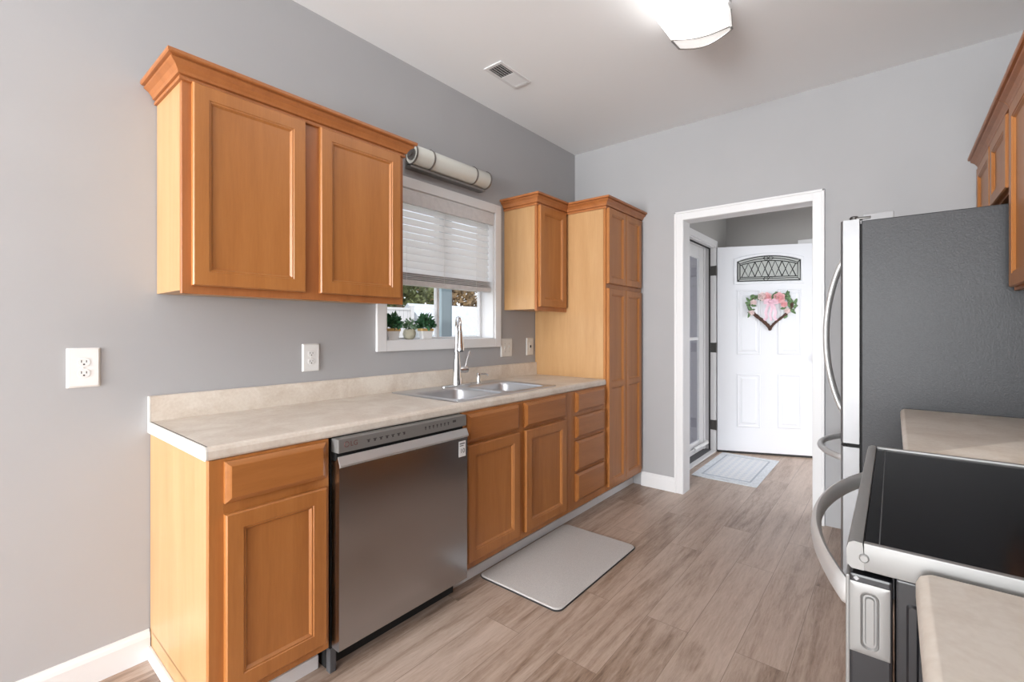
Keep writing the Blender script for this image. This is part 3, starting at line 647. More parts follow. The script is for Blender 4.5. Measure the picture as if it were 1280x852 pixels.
# ------------------------------------------------------------------ ceiling light and vent
cl = thing('ceiling_light', 'lit white wrap-around ceiling light with nickel end trim', 'ceiling light', (1.48, 1.85, H))
LX0, LX1, LY0, LY1, LZ = 1.358, 1.618, 1.22, 2.345, 2.742
def lprof(w0=0, dip=.024, k=14):
    return [(LX0+(LX1-LX0)*i/k, LZ+.004-dip*math.sin(PI*i/k)) for i in range(k+1)]
bm = bmesh.new(); prof = [(LX0-.012, H-.016)]+[(LX0-.004, LZ+.03)]+lprof()+[(LX1+.004, LZ+.03), (LX1+.012, H-.016)]
prism(bm, prof, lambda p, q, a: (p, a, q), LY0, LY1); part('diffuser', bm, 'diffuser', cl, 40)
bm = BX(LX0-.012, LX1+.012, LY0-.06, 2.40, H-.016, H-.0005); part('housing', bm, 'trim', cl)
for ya, yb in ((LY1, 2.462), (LY0, LY0-.117)):
    bm = bmesh.new(); A = lprof(); k = len(A)-1
    sgn = 1 if yb > ya else -1
    a = [bm.verts.new((x, ya+sgn*(.002+.085*max(0, i/k-.12)**1.2), z-.0008)) for i, (x, z) in enumerate(A)]; b = [bm.verts.new((x*.985+.0224 if 0 else x, yb, z+.010-.010*math.sin(PI*i/k))) for i, (x, z) in enumerate(A)]
    ta = [bm.verts.new((x, ya, H-.016)) for i, (x, z) in enumerate(A)]; tb = [bm.verts.new((x, yb-sgn*.03, H-.016)) for i, (x, z) in enumerate(A)]
    for i in range(k):
        bm.faces.new((a[i], a[i+1], b[i+1], b[i])); bm.faces.new((b[i], b[i+1], tb[i+1], tb[i])); bm.faces.new((ta[i], ta[i+1], tb[i+1], tb[i])); bm.faces.new((a[i], a[i+1], ta[i+1], ta[i]))
    bm.faces.new((a[0], b[0], tb[0], ta[0])); bm.faces.new((a[k], b[k], tb[k], ta[k]))
    bp_ = [tuple(v.co) for v in b]; ap_ = [tuple(v.co) for v in a]; top = tuple(tb[-1].co); top0 = tuple(tb[0].co)
    e = part('end_panel', bm, 'capwhite', cl, 30)
    bm = bmesh.new(); tube(bm, bp_, .0050, 8); tube(bm, ap_, .0036, 8); tube(bm, [ap_[0], bp_[0]], .006, 8); tube(bm, [ap_[-1], bp_[-1]], .005, 8); tube(bm, [bp_[-1], top], .004, 8); tube(bm, [bp_[0], top0], .004, 8)
    part('trim_rod', bm, 'nickel', e, 40)

vt = thing('ceiling_vent', 'white rectangular ceiling register with dark slots near the left wall', 'vent', (.384, 2.21, H))
bm = bmesh.new(); vx0, vx1, vy0_, vy1_ = .312, .452, 2.066, 2.362
for a in ((vx0, vx0+.022, vy0_, vy1_), (vx1-.022, vx1, vy0_, vy1_), (vx0+.022, vx1-.022, vy0_, vy0_+.024), (vx0+.022, vx1-.022, vy1_-.024, vy1_), (vx0+.022, vx1-.022, 2.209, 2.217)): box(bm, *a, H-.007, H-.0003, .002, 1)
part('frame', bm, 'trim', vt)
part('duct', BX(vx0+.02, vx1-.02, vy0_+.02, vy1_-.02, H-.0022, H-.0004), 'blackmat', vt, label='dark duct behind the louvres')
bm = bmesh.new(); bm2 = bmesh.new()
for k in range(8):
    y = vy0_+.030+k*.0145
    prism(bm, [(y, H-.0065), (y+.001, H-.0065), (y+.007, H-.0025), (y+.006, H-.0025)], lambda p, q, a: (a, p, q), vx0+.02, vx1-.02)
    y = 2.217+.002+k*.0145
    prism(bm2, [(y+.011, H-.0065), (y+.0125, H-.0065), (y+.002, H-.0025), (y-.001, H-.0025)], lambda p, q, a: (a, p, q), vx0+.02, vx1-.02)
for x in (.347, .365, .383, .401, .419): box(bm, x-.0008, x+.0008, vy0_+.02, 2.21, H-.006, H-.0024)
part('louvres', bm, 'trim', vt); part('louvres', bm2, 'trim', vt)

# ------------------------------------------------------------------ kitchen mat
mt = thing('kitchen_mat', 'grey woven anti-fatigue mat on the floor before the sink', 'mat', (.83, 2.14, 0))
bm = bmesh.new(); g = lambda u, v, h: (u, v, h)
rloops(bm, g, [(.582, 1.076, 1.735, 2.552, .035, .0005), (.580, 1.078, 1.733, 2.554, .035, .006), (.583, 1.075, 1.736, 2.551, .035, .0085)]); part('base', bm, 'rubber', mt, label='dark rubber edge')
bm = bmesh.new(); rloops(bm, g, [(.583, 1.075, 1.736, 2.551, .035, .0085), (.588, 1.070, 1.741, 2.546, .033, .0125), (.596, 1.062, 1.749, 2.538, .03, .0135)]); part('top', bm, 'mat', mt, 30)

# ------------------------------------------------------------------ right run
# fridge
fr = thing('refrigerator', 'stainless French-door refrigerator with dark grey side, against the end wall', 'refrigerator', (2.45, 3.15, 0))
FY0, FY1 = 2.76, 3.545
part('body', BX(2.116, 2.86, FY0, FY1, .03, 1.787, .004), 'fridgeside', fr, label='dark grey textured side')
bm = bmesh.new(); box(bm, 2.108, 2.1165, FY0+.012, FY1-.012, .06, 1.775); part('gasket', bm, 'blackmat', fr)
for x in (2.16, 2.8):
    for y in (FY0+.05, FY1-.05):
        bm = bmesh.new(); lathe(bm, [(.02, 0), (.02, .03)], (x, y, 0), 12); part('foot', bm, 'blackmat', fr)
def fdoor2(y0, y1, z0, z1):
    bm = bmesh.new(); mid = (FY0+FY1)/2; hw = (FY1-FY0)/2; xb = 2.1075; pf = [(xb, y0)]; n = 18
    for k in range(n+1):
        y = y0+(y1-y0)*k/n; s = abs(y-mid)/hw
        x = 2.026+.008*s*s+.012*max(0, (s-.94)/.06)**2.0
        pf.append((x, y))
    pf.append((xb, y1))
    pf = [p for i, p in enumerate(pf)]
    prism(bm, pf, lambda p, q, a: (p, q, a), z0, z1); return bm
dl = part('door', fdoor2(FY0+.002, 3.149, .722, 1.797), 'fridgesteel', fr, 50)
dr = part('door', fdoor2(3.155, FY1-.002, .722, 1.797), 'fridgesteel', fr, 50)
fz = part('freezer_drawer', fdoor2(FY0+.002, FY1-.002, .07, .704), 'fridgesteel', fr, 50)
def bow(bm, p0, p1, out, bulge, r, n=24, flat=None, foot=.02, ex=.85):
    p0, p1, out = Vector(p0), Vector(p1), Vector(out); pts = [p0+out*-foot]
    for k in range(n+1):
        s = k/n; pts.append(p0.lerp(p1, s)+out*bulge*(1-(2*s-1)**2)**ex)
    pts.append(p1+out*-foot); tube(bm, [tuple(p) for p in pts], r, 12, flat=flat)
for y, par in ((3.115, dl), (3.190, dr)):
    bm = bmesh.new(); bow(bm, (2.022, y, 1.655), (2.022, y, .815), (-1, 0, 0), .082, .0125); part('handle', bm, 'handle', par, 50, label='bowed steel handle')
bm = bmesh.new(); bow(bm, (2.030, 2.845, .632), (2.030, 3.46, .632), (-1, 0, 0), .115, .0155); part('handle', bm, 'handle', fz, 50, label='bowed steel handle')
part('hinge_cover', BX(2.118, 2.235, FY0+.035, FY0+.12, 1.7872, 1.824, .004), 'greyplastic', fr)
bm = bmesh.new(); lathe(bm, [(.018, 1.797), (.018, 1.815), (.014, 1.819)], (2.085, FY0+.045, 0), 16); box(bm, 2.085, 2.15, FY0+.03, FY0+.06, 1.8, 1.812, .003); part('hinge', bm, 'hinge', fr, 40)
bm = bmesh.new(); box(bm, 2.06, 2.12, FY0+.003, FY1-.003, .706, .720); part('door_gap', bm, 'blackmat', fr)

# right base cabinets + counters
def right_base(label, y0, y1, doors, base, xf=2.292):
    t = thing('base_cabinet', label, 'cabinet', base)
    part('body', BX(xf+.0195, XR-.004, y0, y1, .105, .871), 'woodlight', t)
    face_frame(t, y0, y1, .105, .871, xf, [], [(.105, .15), (.69, .75), (.84, .871)], facing=-1)
    for a, b in doors:
        part('drawer_front', drawer_bm(RX(xf), a, b, .733, .862), 'woodh', t); part('door', door_bm(RX(xf), a, b, .138, .70), 'wood', t)
    part('toe_kick', BX(xf+.075, XR-.02, y0, y1, 0, .105), 'wood', t)
def right_counter(label, y0, y1, base, r0=True, r1=True):
    t = thing('countertop', label, 'countertop', base)
    bm = bmesh.new(); xf = 2.257; zz = [(0.008, .871), (.002, .874), (0, .880), (0, .900), (.004, .909), (.012, .914)]
    rc = .022; rings = []
    for d, z in zz:
        ring_ = []
        for (cx, cy, a0) in ((xf+rc, y1-rc, 90), (xf+rc, y0+rc, 180)):
            for k in range(7):
                a = math.radians(a0+90*k/6); rr = max(rc-d, .001); ring_.append((cx+rr*math.cos(a), cy+rr*math.sin(a), z))
        ring_ += [(XR-.003, y0+d, z), (XR-.003, y1-d, z)]
        rings.append([bm.verts.new(p) for p in ring_])
    for A, B in zip(rings, rings[1:]):
        for i in range(len(A)): bm.faces.new((A[i], A[(i+1) % len(A)], B[(i+1) % len(A)], B[i]))
    bm.faces.new(rings[0]); bm.faces.new(rings[-1]); part('worktop', bm, 'counter', t, 40)
    part('backsplash', BX(XR-.022, XR-.001, y0, y1, .9142, 1.012, .004), 'counter', t)
right_base('maple base cabinet in front of the fridge, under the short far counter', 1.735, 2.745, [(1.76, 2.22), (2.26, 2.72)], (2.6, 2.24, 0))
right_counter('short beige laminate counter between the range and the fridge', 1.728, 2.748, (2.6, 2.24, .871))
right_base('maple base cabinet below the nearest counter on the right', -.75, .905, [(-.72, .05), (.10, .87)], (2.6, .1, 0))
right_counter('nearest beige laminate counter at the lower right, before the range', -.76, .9165, (2.6, .1, .871))

# range
rg = thing('range', 'black glass-top electric range with stainless trim, between the two right counters', 'stove', (2.5, 1.32, 0))
GY0, GY1 = .924, 1.722
part('body', BX(2.235, 2.88, GY0+.004, GY1-.004, .02, .884, .003), 'black', rg, label='black enamel side')
bm = bmesh.new(); rloops(bm, lambda u, v, h: (u, GY0+.0042-h, v), [(2.247, 2.262, .12, .852, .006, 0), (2.250, 2.259, .124, .848, .004, .003)]); rloops(bm, lambda u, v, h: (u, GY0+.0042-h, v), [(2.30, 2.70, .12, .80, .02, 0), (2.31, 2.69, .13, .79, .02, .003)]); part('side_ribs', bm, 'black', rg, 30)
bm = bmesh.new()
# stainless cooktop surround: front bullnose, side strips
fp = [(2.180, .886), (2.174, .892), (2.173, .915), (2.176, .926), (2.183, .930), (2.194, .929), (2.196, .905), (2.196, .886)]
prism(bm, fp, lambda p, q, a: (p, a, q), GY0, GY1)
for a, b in ((GY0, GY0+.012), (GY1-.012, GY1)): box(bm, 2.1955, 2.86, a, b, .886, .9295, .002)
part('cooktop_frame', bm, 'steel', rg, 40, label='stainless cooktop surround')
bm = BX(2.195, 2.80, GY0+.011, GY1-.011, .90, .9245, .001); gt = part('cooktop_glass', bm, 'blackglass', rg)
bm = BX(2.214, 2.2155, GY0+.013, GY1-.013, .92, .9248); part('glass_line', bm, 'darkgrey', gt)
bm = bmesh.new(); box(bm, 2.78, 2.875, GY0+.002, GY1-.002, .884, 1.12, .012); bk = part('backguard', bm, 'steel', rg)
bm = bmesh.new(); box(bm, 2.777, 2.782, GY0+.03, GY1-.03, .97, 1.10, .002); part('display', bm, 'blackglass', bk)
for y in (1.0, 1.1, 1.54, 1.64):
    bm = bmesh.new(); lathe(bm, [(.022, 2.777), (.020, 2.752), (.017, 2.750)], (0, y, 1.035), 18, 'x'); part('knob', bm, 'handle', bk, 40)
bm = bmesh.new(); lathe(bm, [(.0068, GY0+.0005), (.0068, GY0-.002), (.005, GY0-.0035)], (2.196, 0, .906), 16, 'y'); part('trim_button', bm, 'steel', rg, 40)
bm = bmesh.new(); box(bm, 2.177, 2.231, GY0+.002, GY1-.002, .225, .8775, .004); od = part('oven_door', bm, 'black', rg)
bm = bmesh.new(); box(bm, 2.172, 2.1775, GY0+.004, GY1-.004, .235, .872, .002); part('door_skin', bm, 'steel', od, label='stainless front of the oven door')
bm = bmesh.new(); box(bm, 2.169, 2.173, GY0+.13, GY1-.13, .33, .70, .002); part('oven_window', bm, 'blackglass', od)
bm = bmesh.new(); Mq = lambda u, v, h: (u, GY0+.002-h, v)
rloops(bm, Mq, [(2.1775, 2.2285, .7535, .8655, .001, -.001), (2.1775, 2.2285, .7535, .8655, .001, .0015), (2.1785, 2.2275, .7545, .8645, .001, .002), (2.191, 2.215, .762, .853, .010, .002), (2.192, 2.214, .763, .852, .0095, .0035), (2.1945, 2.2115, .766, .849, .008, .0005), (2.197, 2.209, .769, .846, .005, .0005), (2.1985, 2.2085, .771, .845, .004, .0045)]); part('end_plate', bm, 'steel', od, 30, label='embossed stainless end plate')
bm = bmesh.new(); lathe(bm, [(.004, GY0+.003), (.004, GY0+.0005)], (2.186, 0, .871), 4, 'y'); part('square_hole', bm, 'greyplastic', od)
bm = bmesh.new(); bow(bm, (2.170, .950, .835), (2.170, 1.700, .835), (-1, 0, 0), .076, .0135, flat=(.75, 1.6), foot=.004, ex=1.0); part('handle', bm, 'handle', od, 50, label='bowed stainless oven handle')
bm = bmesh.new(); box(bm, 2.175, 2.231, GY0+.004, GY1-.004, .06, .215, .004); part('storage_drawer', bm, 'steel', rg)
for x in (2.3, 2.8):
    for y in (GY0+.06, GY1-.06):
        bm = bmesh.new(); lathe(bm, [(.02, 0), (.02, .022)], (x, y, 0), 12); part('foot', bm, 'blackmat', rg)

# right wall cabinets
def wall_cab_r(label, y0, y1, doors, z0, z1, base, crown_path, xu=2.606):
    t = thing('wall_cabinet', label, 'cabinet', base)
    part('body', BX(xu+.0195, XR-.004, y0, y1, z0+.012, z1), 'woodlight', t)
    bm = bmesh.new(); x1 = xu+.019
    box(bm, xu, x1, y0, y0+.035, z0, z1, .001, 1); box(bm, xu, x1, y1-.035, y1, z0, z1, .001, 1)
    for (a, b), (c_, d_) in zip(doors, doors[1:]): box(bm, xu, x1, b-.012, c_+.012, z0, z1)
    box(bm, xu+.0003, x1-.0003, y0+.01, y1-.01, z0, z0+.045); box(bm, xu+.0003, x1-.0003, y0+.01, y1-.01, z1-.04, z1); part('face_frame', bm, 'woodred', t)
    for a, b in doors: part('door', door_bm(RX(xu), a, b, z0+.012, z1-.022), 'wood', t)
    part('crown_molding', crown_bm(crown_path, z1), 'woodred', t, label='redder maple crown molding')
wall_cab_r('maple cabinet above the fridge with two short doors', 2.712, 3.612, [(2.735, 3.135), (3.160, 3.585)], 1.835, 2.169, (2.75, 3.16, 1.835), [(2.606, 3.612), (2.606, 2.712)])
wall_cab_r('maple wall cabinet over the short far counter, cut by the right frame edge', 1.735, 2.708, [(1.76, 2.20), (2.225, 2.665)], 1.425, 2.169, (2.75, 2.2, 1.425), [(2.606, 2.708), (2.606, 1.735)])
wall_cab_r('short maple wall cabinet above the range, outside the view', .93, 1.731, [(.95, 1.315), (1.335, 1.71)], 1.80, 2.169, (2.75, 1.33, 1.80), [(2.606, 1.731), (2.606, .93)])

# ------------------------------------------------------------------ front door (open), in local frame s along slab, n toward kitchen
hx, hy, th = .819, 5.090, math.radians(23.2)
ds = Vector((math.cos(th), math.sin(th), 0)); dn = Vector((math.sin(th), -math.cos(th), 0))
def DM(u, v, n): 
    q = Vector((hx, hy, 0))+ds*u+dn*n; return (q.x, q.y, v)
fd = thing('door_1', 'white panelled entrance door standing open in the foyer', 'door', (hx, hy, 0), kind='structure')
def dbox(bm, u0, u1, v0, v1, n0, n1, bev=0):
    b2 = bmesh.new(); box(b2, u0, u1, n0, n1, v0, v1, bev)
    for v in b2.verts: v.co = Vector(DM(v.co.x, v.co.z, v.co.y))
    merge(bm, b2)
bm = bmesh.new(); dbox(bm, 0, .950, .022, 2.126, -.044, 0, .002); part('slab', bm, 'door', fd)
for (u0, u1, v0, v1) in ((.183, .405, 1.016, 1.678), (.558, .772, 1.020, 1.678), (.183, .405, .272, .820), (.558, .772, .280, .824)):
    bm = bmesh.new(); e = [(0, .0002), (.006, .006), (.014, .006), (.022, .001), (.036, .001), (.050, .0065)]
    nest(bm, DM, [(u0+i, u1-i, v0+i, v1-i, n) for i, n in e], back=True); part('raised_panel', bm, 'door', fd)
# arched lite
u0, u1, v0, v1, rise = .185, .765, 1.762, 1.972, .050
def arch(off, k=16):
    a, b, c_ = u0-off, u1+off, v0-off; pts = [(a, c_), (b, c_)]
    for i in range(k+1): 
        s = 1-i/k; pts.append((a+(b-a)*s, v1+off+rise*(1-(2*s-1)**2)-.0))
    return pts
bm = bmesh.new(); L = []
for off, n in ((.028, .0005), (.026, .010), (.014, .014), (.004, .010), (0, .004)):
    L.append([bm.verts.new(DM(u, v, n)) for u, v in arch(off)])
for A, B in zip(L, L[1:]):
    for i in range(len(A)): bm.faces.new((A[i], A[(i+1) % len(A)], B[(i+1) % len(A)], B[i]))
lf = part('lite_frame', bm, 'door', fd, 40, label='white arched window frame')
bm = bmesh.new(); A = [bm.verts.new(DM(u, v, .0045)) for u, v in arch(.003)]; B = [bm.verts.new(DM(u, v, .0008)) for u, v in arch(.003)]
for i in range(len(A)): bm.faces.new((A[i], A[(i+1) % len(A)], B[(i+1) % len(A)], B[i]))
bm.faces.new(A); bm.faces.new(B); gl = part('lite_glass', bm, 'leadglass', lf, label='grey textured glass')
bm = bmesh.new()
def cane(*pts, r=.0042): tube(bm, [DM(u, v, .006) for u, v in pts], r, 6)
ins = arch(-.006); cane(*ins, ins[0], r=.005)
ib = arch(-.028); top = lambda s, off: v1+off+rise*(1-(2*s-1)**2)
cane(*ib, ib[0]); 
lo, hi = v0+.045, lambda u: top((u-u0)/(u1-u0), -.052)
cane((u0+.03, lo), (u1-.03, lo)); cane(*[(u0+.03+(u1-u0-.06)*i/12, hi(u0+.03+(u1-u0-.06)*i/12)) for i in range(13)])
for (a, b) in ((ins[0], ib[0]), (ins[1], ib[1]), (ins[2], ib[2]), (ins[-1], ib[-1])): cane(a, b)
n = 4; step = (u1-u0-.09)/n
for i in range(n):
    a = u0+.045+i*step; b = a+step; m_ = (a+b)/2
    cane((a, lo+.004), (m_, hi(m_)), (b, lo+.004)); cane((a, hi(a)), (m_, lo), (b, hi(b)))
um = (u0+u1)/2
for vc in (v0+.024, top(.5, -.028)):
    for du in (-.022, .022): cane((um+du-.026, vc), (um+du, vc+.022), (um+du+.026, vc), (um+du, vc-.022), (um+du-.026, vc), r=.0036)
part('lead_cames', bm, 'lead', gl, 60)
bm = bmesh.new(); dbox(bm, .0, .950, .003, .024, -.040, -.004); part('door_sweep', bm, 'rubber', fd, label='dark rubber sweep along the bottom')
for z in (1.885, 1.085, .280):
    bm = bmesh.new(); box(bm, FXW-.034, FXW+.014, EY1-.0155, EY1-.0118, z-.05, z+.05, .001, 1); lathe(bm, [(.007, z-.052), (.007, z+.052)], (FXW+.020, EY1-.011, 0), 10); part('hinge', bm, 'hinge', fd, 40, label='dark metal hinge')
bm = bmesh.new(); q0 = Vector(DM(.903, 1.0, 0)); tube(bm, [DM(.903, 1.0, .001), DM(.903, 1.0, .010)], .03, 18); tube(bm, [DM(.903, 1.0, .01), DM(.903, 1.0, .04), DM(.903, 1.0, .05), DM(.903, 1.0, .068), DM(.903, 1.0, .072)], [.011, .012, .026, .026, .015], 18); part('door_knob', bm, 'nickel', fd, 40)

# wreath
wu, wv = .487, 1.450
wr = thing('wreath', 'heart-shaped vine wreath with pink roses hanging on the white door', 'wreath', DM(wu, wv, .02))
def heart(t):
    x = 16*math.sin(t)**3; y = 13*math.cos(t)-5*math.cos(2*t)-2*math.cos(3*t)-math.cos(4*t)
    return x/16*.195, (y+2.5)/14.5*.160 if y > -2.5 else (y+2.5)/14.5*.175
bm = bmesh.new(); N = 72
for ph in range(4):
    pts = []
    for i in range(N):
        t = 2*PI*i/N; x, y = heart(t); a = t*9+ph*PI/2
        pts.append(DM(wu+x+.009*math.cos(a), wv+y+.009*math.cos(a+.8), .020+.009*math.sin(a)))
    tube(bm, pts, .0075, 6, close=True)
part('vine', bm, 'vine', wr, 60)
bm = bmesh.new(); rd = random.Random(11)
def leafq(bm, u, v, n, ang, L, W):
    c_, s_ = math.cos(ang), math.sin(ang)
    P = [(0, 0, 0), (.35*L, W, .006), (.75*L, W*.7, .010), (L, 0, .004), (.75*L, -W*.7, .010), (.35*L, -W, .006), (.5*L, 0, .001)]
    vs = [bm.verts.new(DM(u+a*c_-b*s_, v+a*s_+b*c_, n+h)) for a, b, h in P]
    for i in range(6): bm.faces.new((vs[i], vs[(i+1) % 6], vs[6]))
for t in [x*.1 for x in range(6, 20)]+[2*PI-x*.1 for x in range(6, 20)]:
    x, y = heart(t)
    for k in range(2):
        leafq(bm, wu+x+rd.gauss(0, .012), wv+y+rd.gauss(0, .012), .026+rd.random()*.014, rd.random()*2*PI, .045+rd.random()*.025, .010+rd.random()*.006)
for t in (.25, .4, 2*PI-.3, .15): 
    x, y = heart(t); leafq(bm, wu+x, wv+y+.01, .035, PI/2+rd.gauss(0, .5), .085, .02)
part('leaves', bm, 'leaf', wr)
def rose(u, v, r, mat):
    bm = bmesh.new()
    for ring_i, (rr, n, tilt) in enumerate(((r, 6, .25), (r*.72, 5, .55), (r*.42, 4, .9))):
        for k in range(n):
            a = 2*PI*k/n+ring_i*.5; ca, sa = math.cos(a), math.sin(a); w_ = rr*.75
            P = []
            for i in range(4):
                for j in range(3):
                    s = i/3; tt = (j-1); rad = rr*(.15+.85*s)*(1-.10*tt*tt); wd = w_*tt*(.35+.65*math.sin(PI*.5*min(1, s*1.2)))
                    nn = .030+r*(.15+tilt*s*s*.9)+ring_i*.004
                    P.append(bm.verts.new(DM(u+rad*ca-wd*sa, v+rad*sa+wd*ca, nn)))
            for i in range(3):
                for j in range(2): bm.faces.new((P[i*3+j], P[i*3+j+1], P[i*3+j+4], P[i*3+j+3]))
    bmesh.ops.recalc_face_normals(bm, faces=bm.faces)
    part('rose', bm, mat, wr, 60, label='pink rose' if mat == 'rose' else 'pale pink rose')
for x, y, r, m_ in ((-.075, .155, .040, 'rosepale'), (-.035, .150, .042, 'rose'), (.075, .140, .050, 'rose'), (.120, .075, .030, 'rose'), (.150, .010, .026, 'rosepale'), (-.155, .095, .028, 'rosepale'), (-.175, -.005, .027, 'rosepale')):
    rose(wu+x, wv+y, r, m_)
bm = bmesh.new()
def strip(pts, w_):
    P = []
    for i, (u, v, n) in enumerate(pts):
        a = pts[max(0, i-1)]; b = pts[min(len(pts)-1, i+1)]; du, dv_ = b[0]-a[0], b[1]-a[1]; l_ = math.hypot(du, dv_) or 1
        P.append((bm.verts.new(DM(wu+u-dv_/l_*w_, wv+v+du/l_*w_, n)), bm.verts.new(DM(wu+u+dv_/l_*w_, wv+v-du/l_*w_, n+.004))))
    for (a, b), (c_, d_) in zip(P, P[1:]): bm.faces.new((a, b, d_, c_))
for s in (-1, 1):
    strip([(0, .10, .045), (s*.03, .12, .058), (s*.055, .112, .060), (s*.058, .09, .058), (s*.03, .088, .055), (0, .10, .048)], .015)
    strip([(0, .10, .046), (s*.03, .05, .044), (s*.045, -.01, .040), (s*.035, -.055, .036), (s*.055, -.085, .030)], .013)
strip([(0, .10, .046), (.01, .03, .042), (-.005, -.03, .036), (.01, -.09, .030)], .010)
rloops(bm, lambda u, v, h: DM(wu+u, wv+v, h), [(-.018, .018, .085, .118, .012, .045), (-.02, .02, .083, .12, .014, .06), (-.014, .014, .09, .114, .01, .066)])
part('bow', bm, 'ribbon', wr, 60, label='sheer pink ribbon bow')

# storm door
sd_ = thing('door_2', 'white full-glass storm door closed in the entrance', 'door', (.685, 4.61, 0), kind='structure')
bm = bmesh.new(); y0, y1, z0, z1 = EY0+.014, EY1-.014, .024, EZ-.014; a, b = .672, .696
box(bm, a, b, y0, y0+.10, z0, z1, .006); box(bm, a, b, y1-.175, y1, z0, z1, .006); box(bm, a+.001, b-.001, y0+.1, y1-.175, z0, z0+.115, .006); box(bm, a+.001, b-.001, y0+.1, y1-.175, z1-.12, z1, .006); box(bm, a+.002, b-.002, y0+.1, y1-.175, 1.165, 1.195, .004)
box(bm, b-.002, b+.012, y1-.05, y1-.002, z0, z1, .003); fr_ = part('frame', bm, 'trim', sd_)
bm = bmesh.new()
box(bm, b-.004, b+.006, y1-.19, y1-.165, z0+.10, z1-.105, .004); box(bm, b-.004, b+.006, y0+.1, y1-.165, z0+.10, z0+.125, .004); box(bm, b-.004, b+.006, y0+.1, y1-.165, z1-.13, z1-.105, .004); part('glass_bead', bm, 'trim', sd_)
part('glass', BX(.682, .686, y0+.095, y1-.17, z0+.11, z1-.115), 'glass', sd_, label='clear glass')
bm = bmesh.new(); tube(bm, [(b+.035, y1-.03, .095), (b+.03, y1-.42, .095)], .017, 12); tube(bm, [(b+.03, y1-.42, .095), (b+.02, y1-.62, .095)], .006, 8); box(bm, b, b+.04, y1-.04, y1-.015, .075, .115, .003); box(bm, b-.002, b+.025, y1-.63, y1-.60, .08, .11, .003); part('closer', bm, 'whiteplastic', sd_, 40, label='white pneumatic closer tube')

# foyer rug
ru = thing('doormat', 'pale blue-grey patterned rug on the floor inside the entrance', 'rug', (1.12, 4.64, 0))
bm = BX(.870, 1.385, 4.125, 5.085, .0005, .008, .002); part('border', bm, 'rugedge', ru)
bm = BX(.945, 1.310, 4.225, 4.985, .0078, .0095); part('field', bm, 'rug', ru, label='diamond patterned field')
bm = bmesh.new(); 
for (a, b, c_, d_) in ((.930, .945, 4.21, 5.0), (1.310, 1.325, 4.21, 5.0), (.945, 1.31, 4.21, 4.225), (.945, 1.31, 4.985, 5.0)): box(bm, a, b, c_, d_, .0078, .0092)
part('border_line', bm, 'rugline', ru)

# ------------------------------------------------------------------ outside
bm = BX(-30, -.15, -8, 40, -.35, -.2); tag(struct('ground', bm, 'grass', 'pale winter lawn outside the window', 'ground'))
bm = BX(-2.2, .645, 3.75, 5.249, -.2, -.02); struct('porch_slab', bm, 'deck', 'pale concrete porch outside the entrance', 'porch')
bm = bmesh.new(); z = -.05
box(bm, -1.6, .645, 5.27, 5.33, -.2, 2.9)
while z < 2.9:
    prism(bm, [(5.27, z), (5.250, z), (5.262, z+.113), (5.27, z+.113)], lambda p, q, a: (a, p, q), -1.6, .645); z += .113
struct('wall_porch', bm, 'siding', 'lilac-grey lap siding seen through the storm door glass', 'wall')
po = thing('porch_post', 'blue-grey porch post just outside the sink window', 'post', (-.9, 2.86, -.2))
bm = BX(-.95, -.85, 2.775, 2.90, -.2, 2.6, .004); part('shaft', bm, 'post', po)
bm = bmesh.new(); box(bm, -.97, -.83, 2.755, 2.92, -.2, -.05, .004); part('plinth', bm, 'post', po)
# fence
fe = thing('fence', 'white vinyl privacy fence across the yard beyond the window', 'fence', (-9, 9, -.2))
bm = bmesh.new(); y = 5.0
while y < 8.9: box(bm, -9.02, -8.98, y, y+.145, -.1, 1.86, .004, 1); y += .15
part('picket_panel', bm, 'fence', fe)
bm = bmesh.new(); box(bm, -9.04, -8.96, 5, 8.9, 1.86, 1.93); box(bm, -9.04, -8.96, 5, 8.9, -.05, .08); part('rail', bm, 'fence', fe)
for y in (5.0, 6.95, 8.9): part('post', BX(-9.06, -8.94, y-.06, y+.06, -.2, 2.0, .006), 'fence', fe)
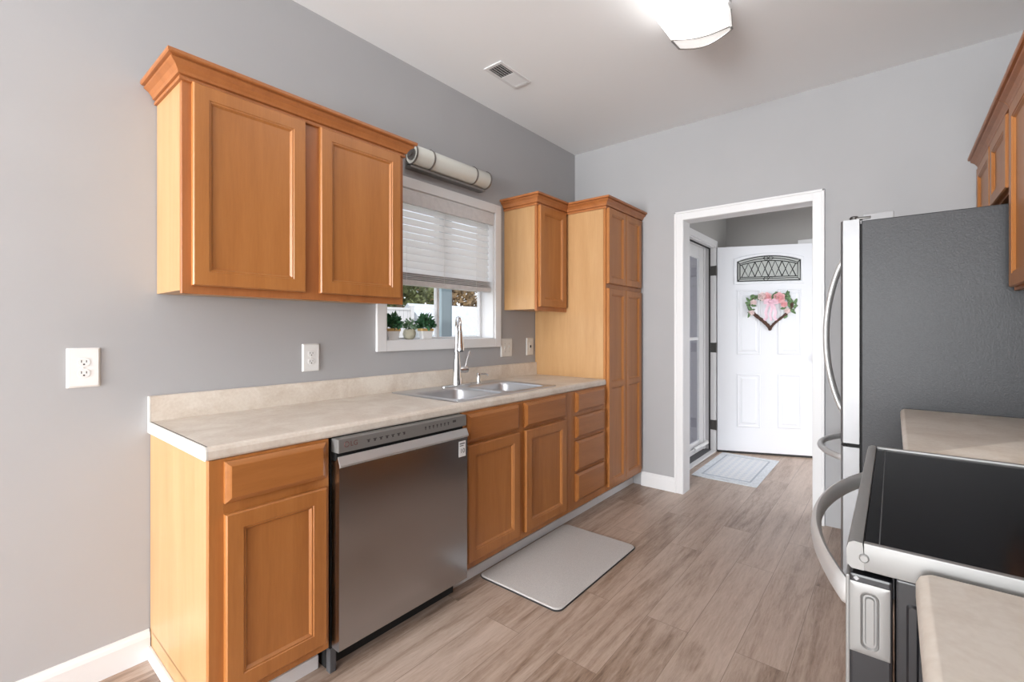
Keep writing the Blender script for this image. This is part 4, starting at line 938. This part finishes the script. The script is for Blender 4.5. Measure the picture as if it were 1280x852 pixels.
# shed with grey roof
sh = thing('shed', 'grey-roofed garden shed beyond the window, right of the post', 'shed', (-9, 10.8, -.2))
part('wall', BX(-10.5, -8.4, 9.3, 13.4, -.2, 1.05), 'shedwall', sh)
bm = bmesh.new(); prism(bm, [(-8.2, 1.04), (-10.7, 1.04), (-10.7, 1.10), (-9.45, 2.10), (-8.2, 1.10)], lambda p, q, a: (p, a, q), 9.1, 13.6); part('roof', bm, 'roof', sh, label='blue-grey shingled roof')
bm = BX(-8.395, -8.37, 10.6, 11.5, -.2, 1.0, .004); part('door', bm, 'fence', sh)
# white patio bench with cushions (bright shapes at sill level)
# trees behind
def tree(x, y, h, r, label, mat, seed, n=900):
    t = thing('tree', label, 'tree', (x, y, -.2), 'trees behind the yard fence')
    rd = random.Random(seed); bm = bmesh.new()
    tube(bm, [(x, y, -.2), (x+.1, y+.05, h*.35), (x-.05, y, h*.6), (x, y+.1, h*.85)], [.16, .12, .08, .03], 8)
    for k in range(12):
        a = rd.random()*6.28; z = h*(.25+.5*rd.random()); L = r*(.6+.5*rd.random())
        tube(bm, [(x, y, z), (x+.5*L*math.cos(a), y+.5*L*math.sin(a), z+.35*L), (x+L*math.cos(a), y+L*math.sin(a), z+.8*L)], [.05, .03, .012], 6)
    part('trunk', bm, 'bark', t)
    bm = bmesh.new(); leaf_blob(bm, (x, y, h*.38), (r, r, h*.55), n, .34, seed, .2); part('crown', bm, mat, t)
for i, (x, y, h, r, lb, mt_) in enumerate(((-12.6, 8.2, 5.0, 1.5, 'brown winter tree behind the white fence, nearest the wall cabinet', 'treebrown'), (-13.8, 12.0, 5.5, 1.6, 'olive green tree rising behind the white fence, left of the post', 'treeleaf'), (-14.8, 16.0, 5.2, 1.7, 'brown winter tree rising directly behind the grey-roofed shed', 'treebrown'), (-18.5, 14.6, 6.2, 1.5, 'olive green tree behind the shed, at the right edge of the window view', 'treeleaf'))):
    tree(x, y, h, r, lb, mt_, 20+i)
for i, (x, y, h) in enumerate(((-10.2, 5.6, 2.3), (-10.3, 7.5, 2.5))):
    t = thing('shrub', 'brown winter shrub showing over the middle of the white fence' if i else 'olive shrub showing over the white fence at its left', 'shrub', (x, y, -.2))
    bm = bmesh.new(); leaf_blob(bm, (x, y, .1), (.55, .65, h), 700, .22, 60+i, .3); part('foliage', bm, 'treebrown' if i else 'treeleaf', t)
    bm = bmesh.new(); tube(bm, [(x, y, -.2), (x+.03, y, .5), (x-.02, y+.04, 1.3)], [.05, .035, .012], 7); part('stem', bm, 'bark', t)
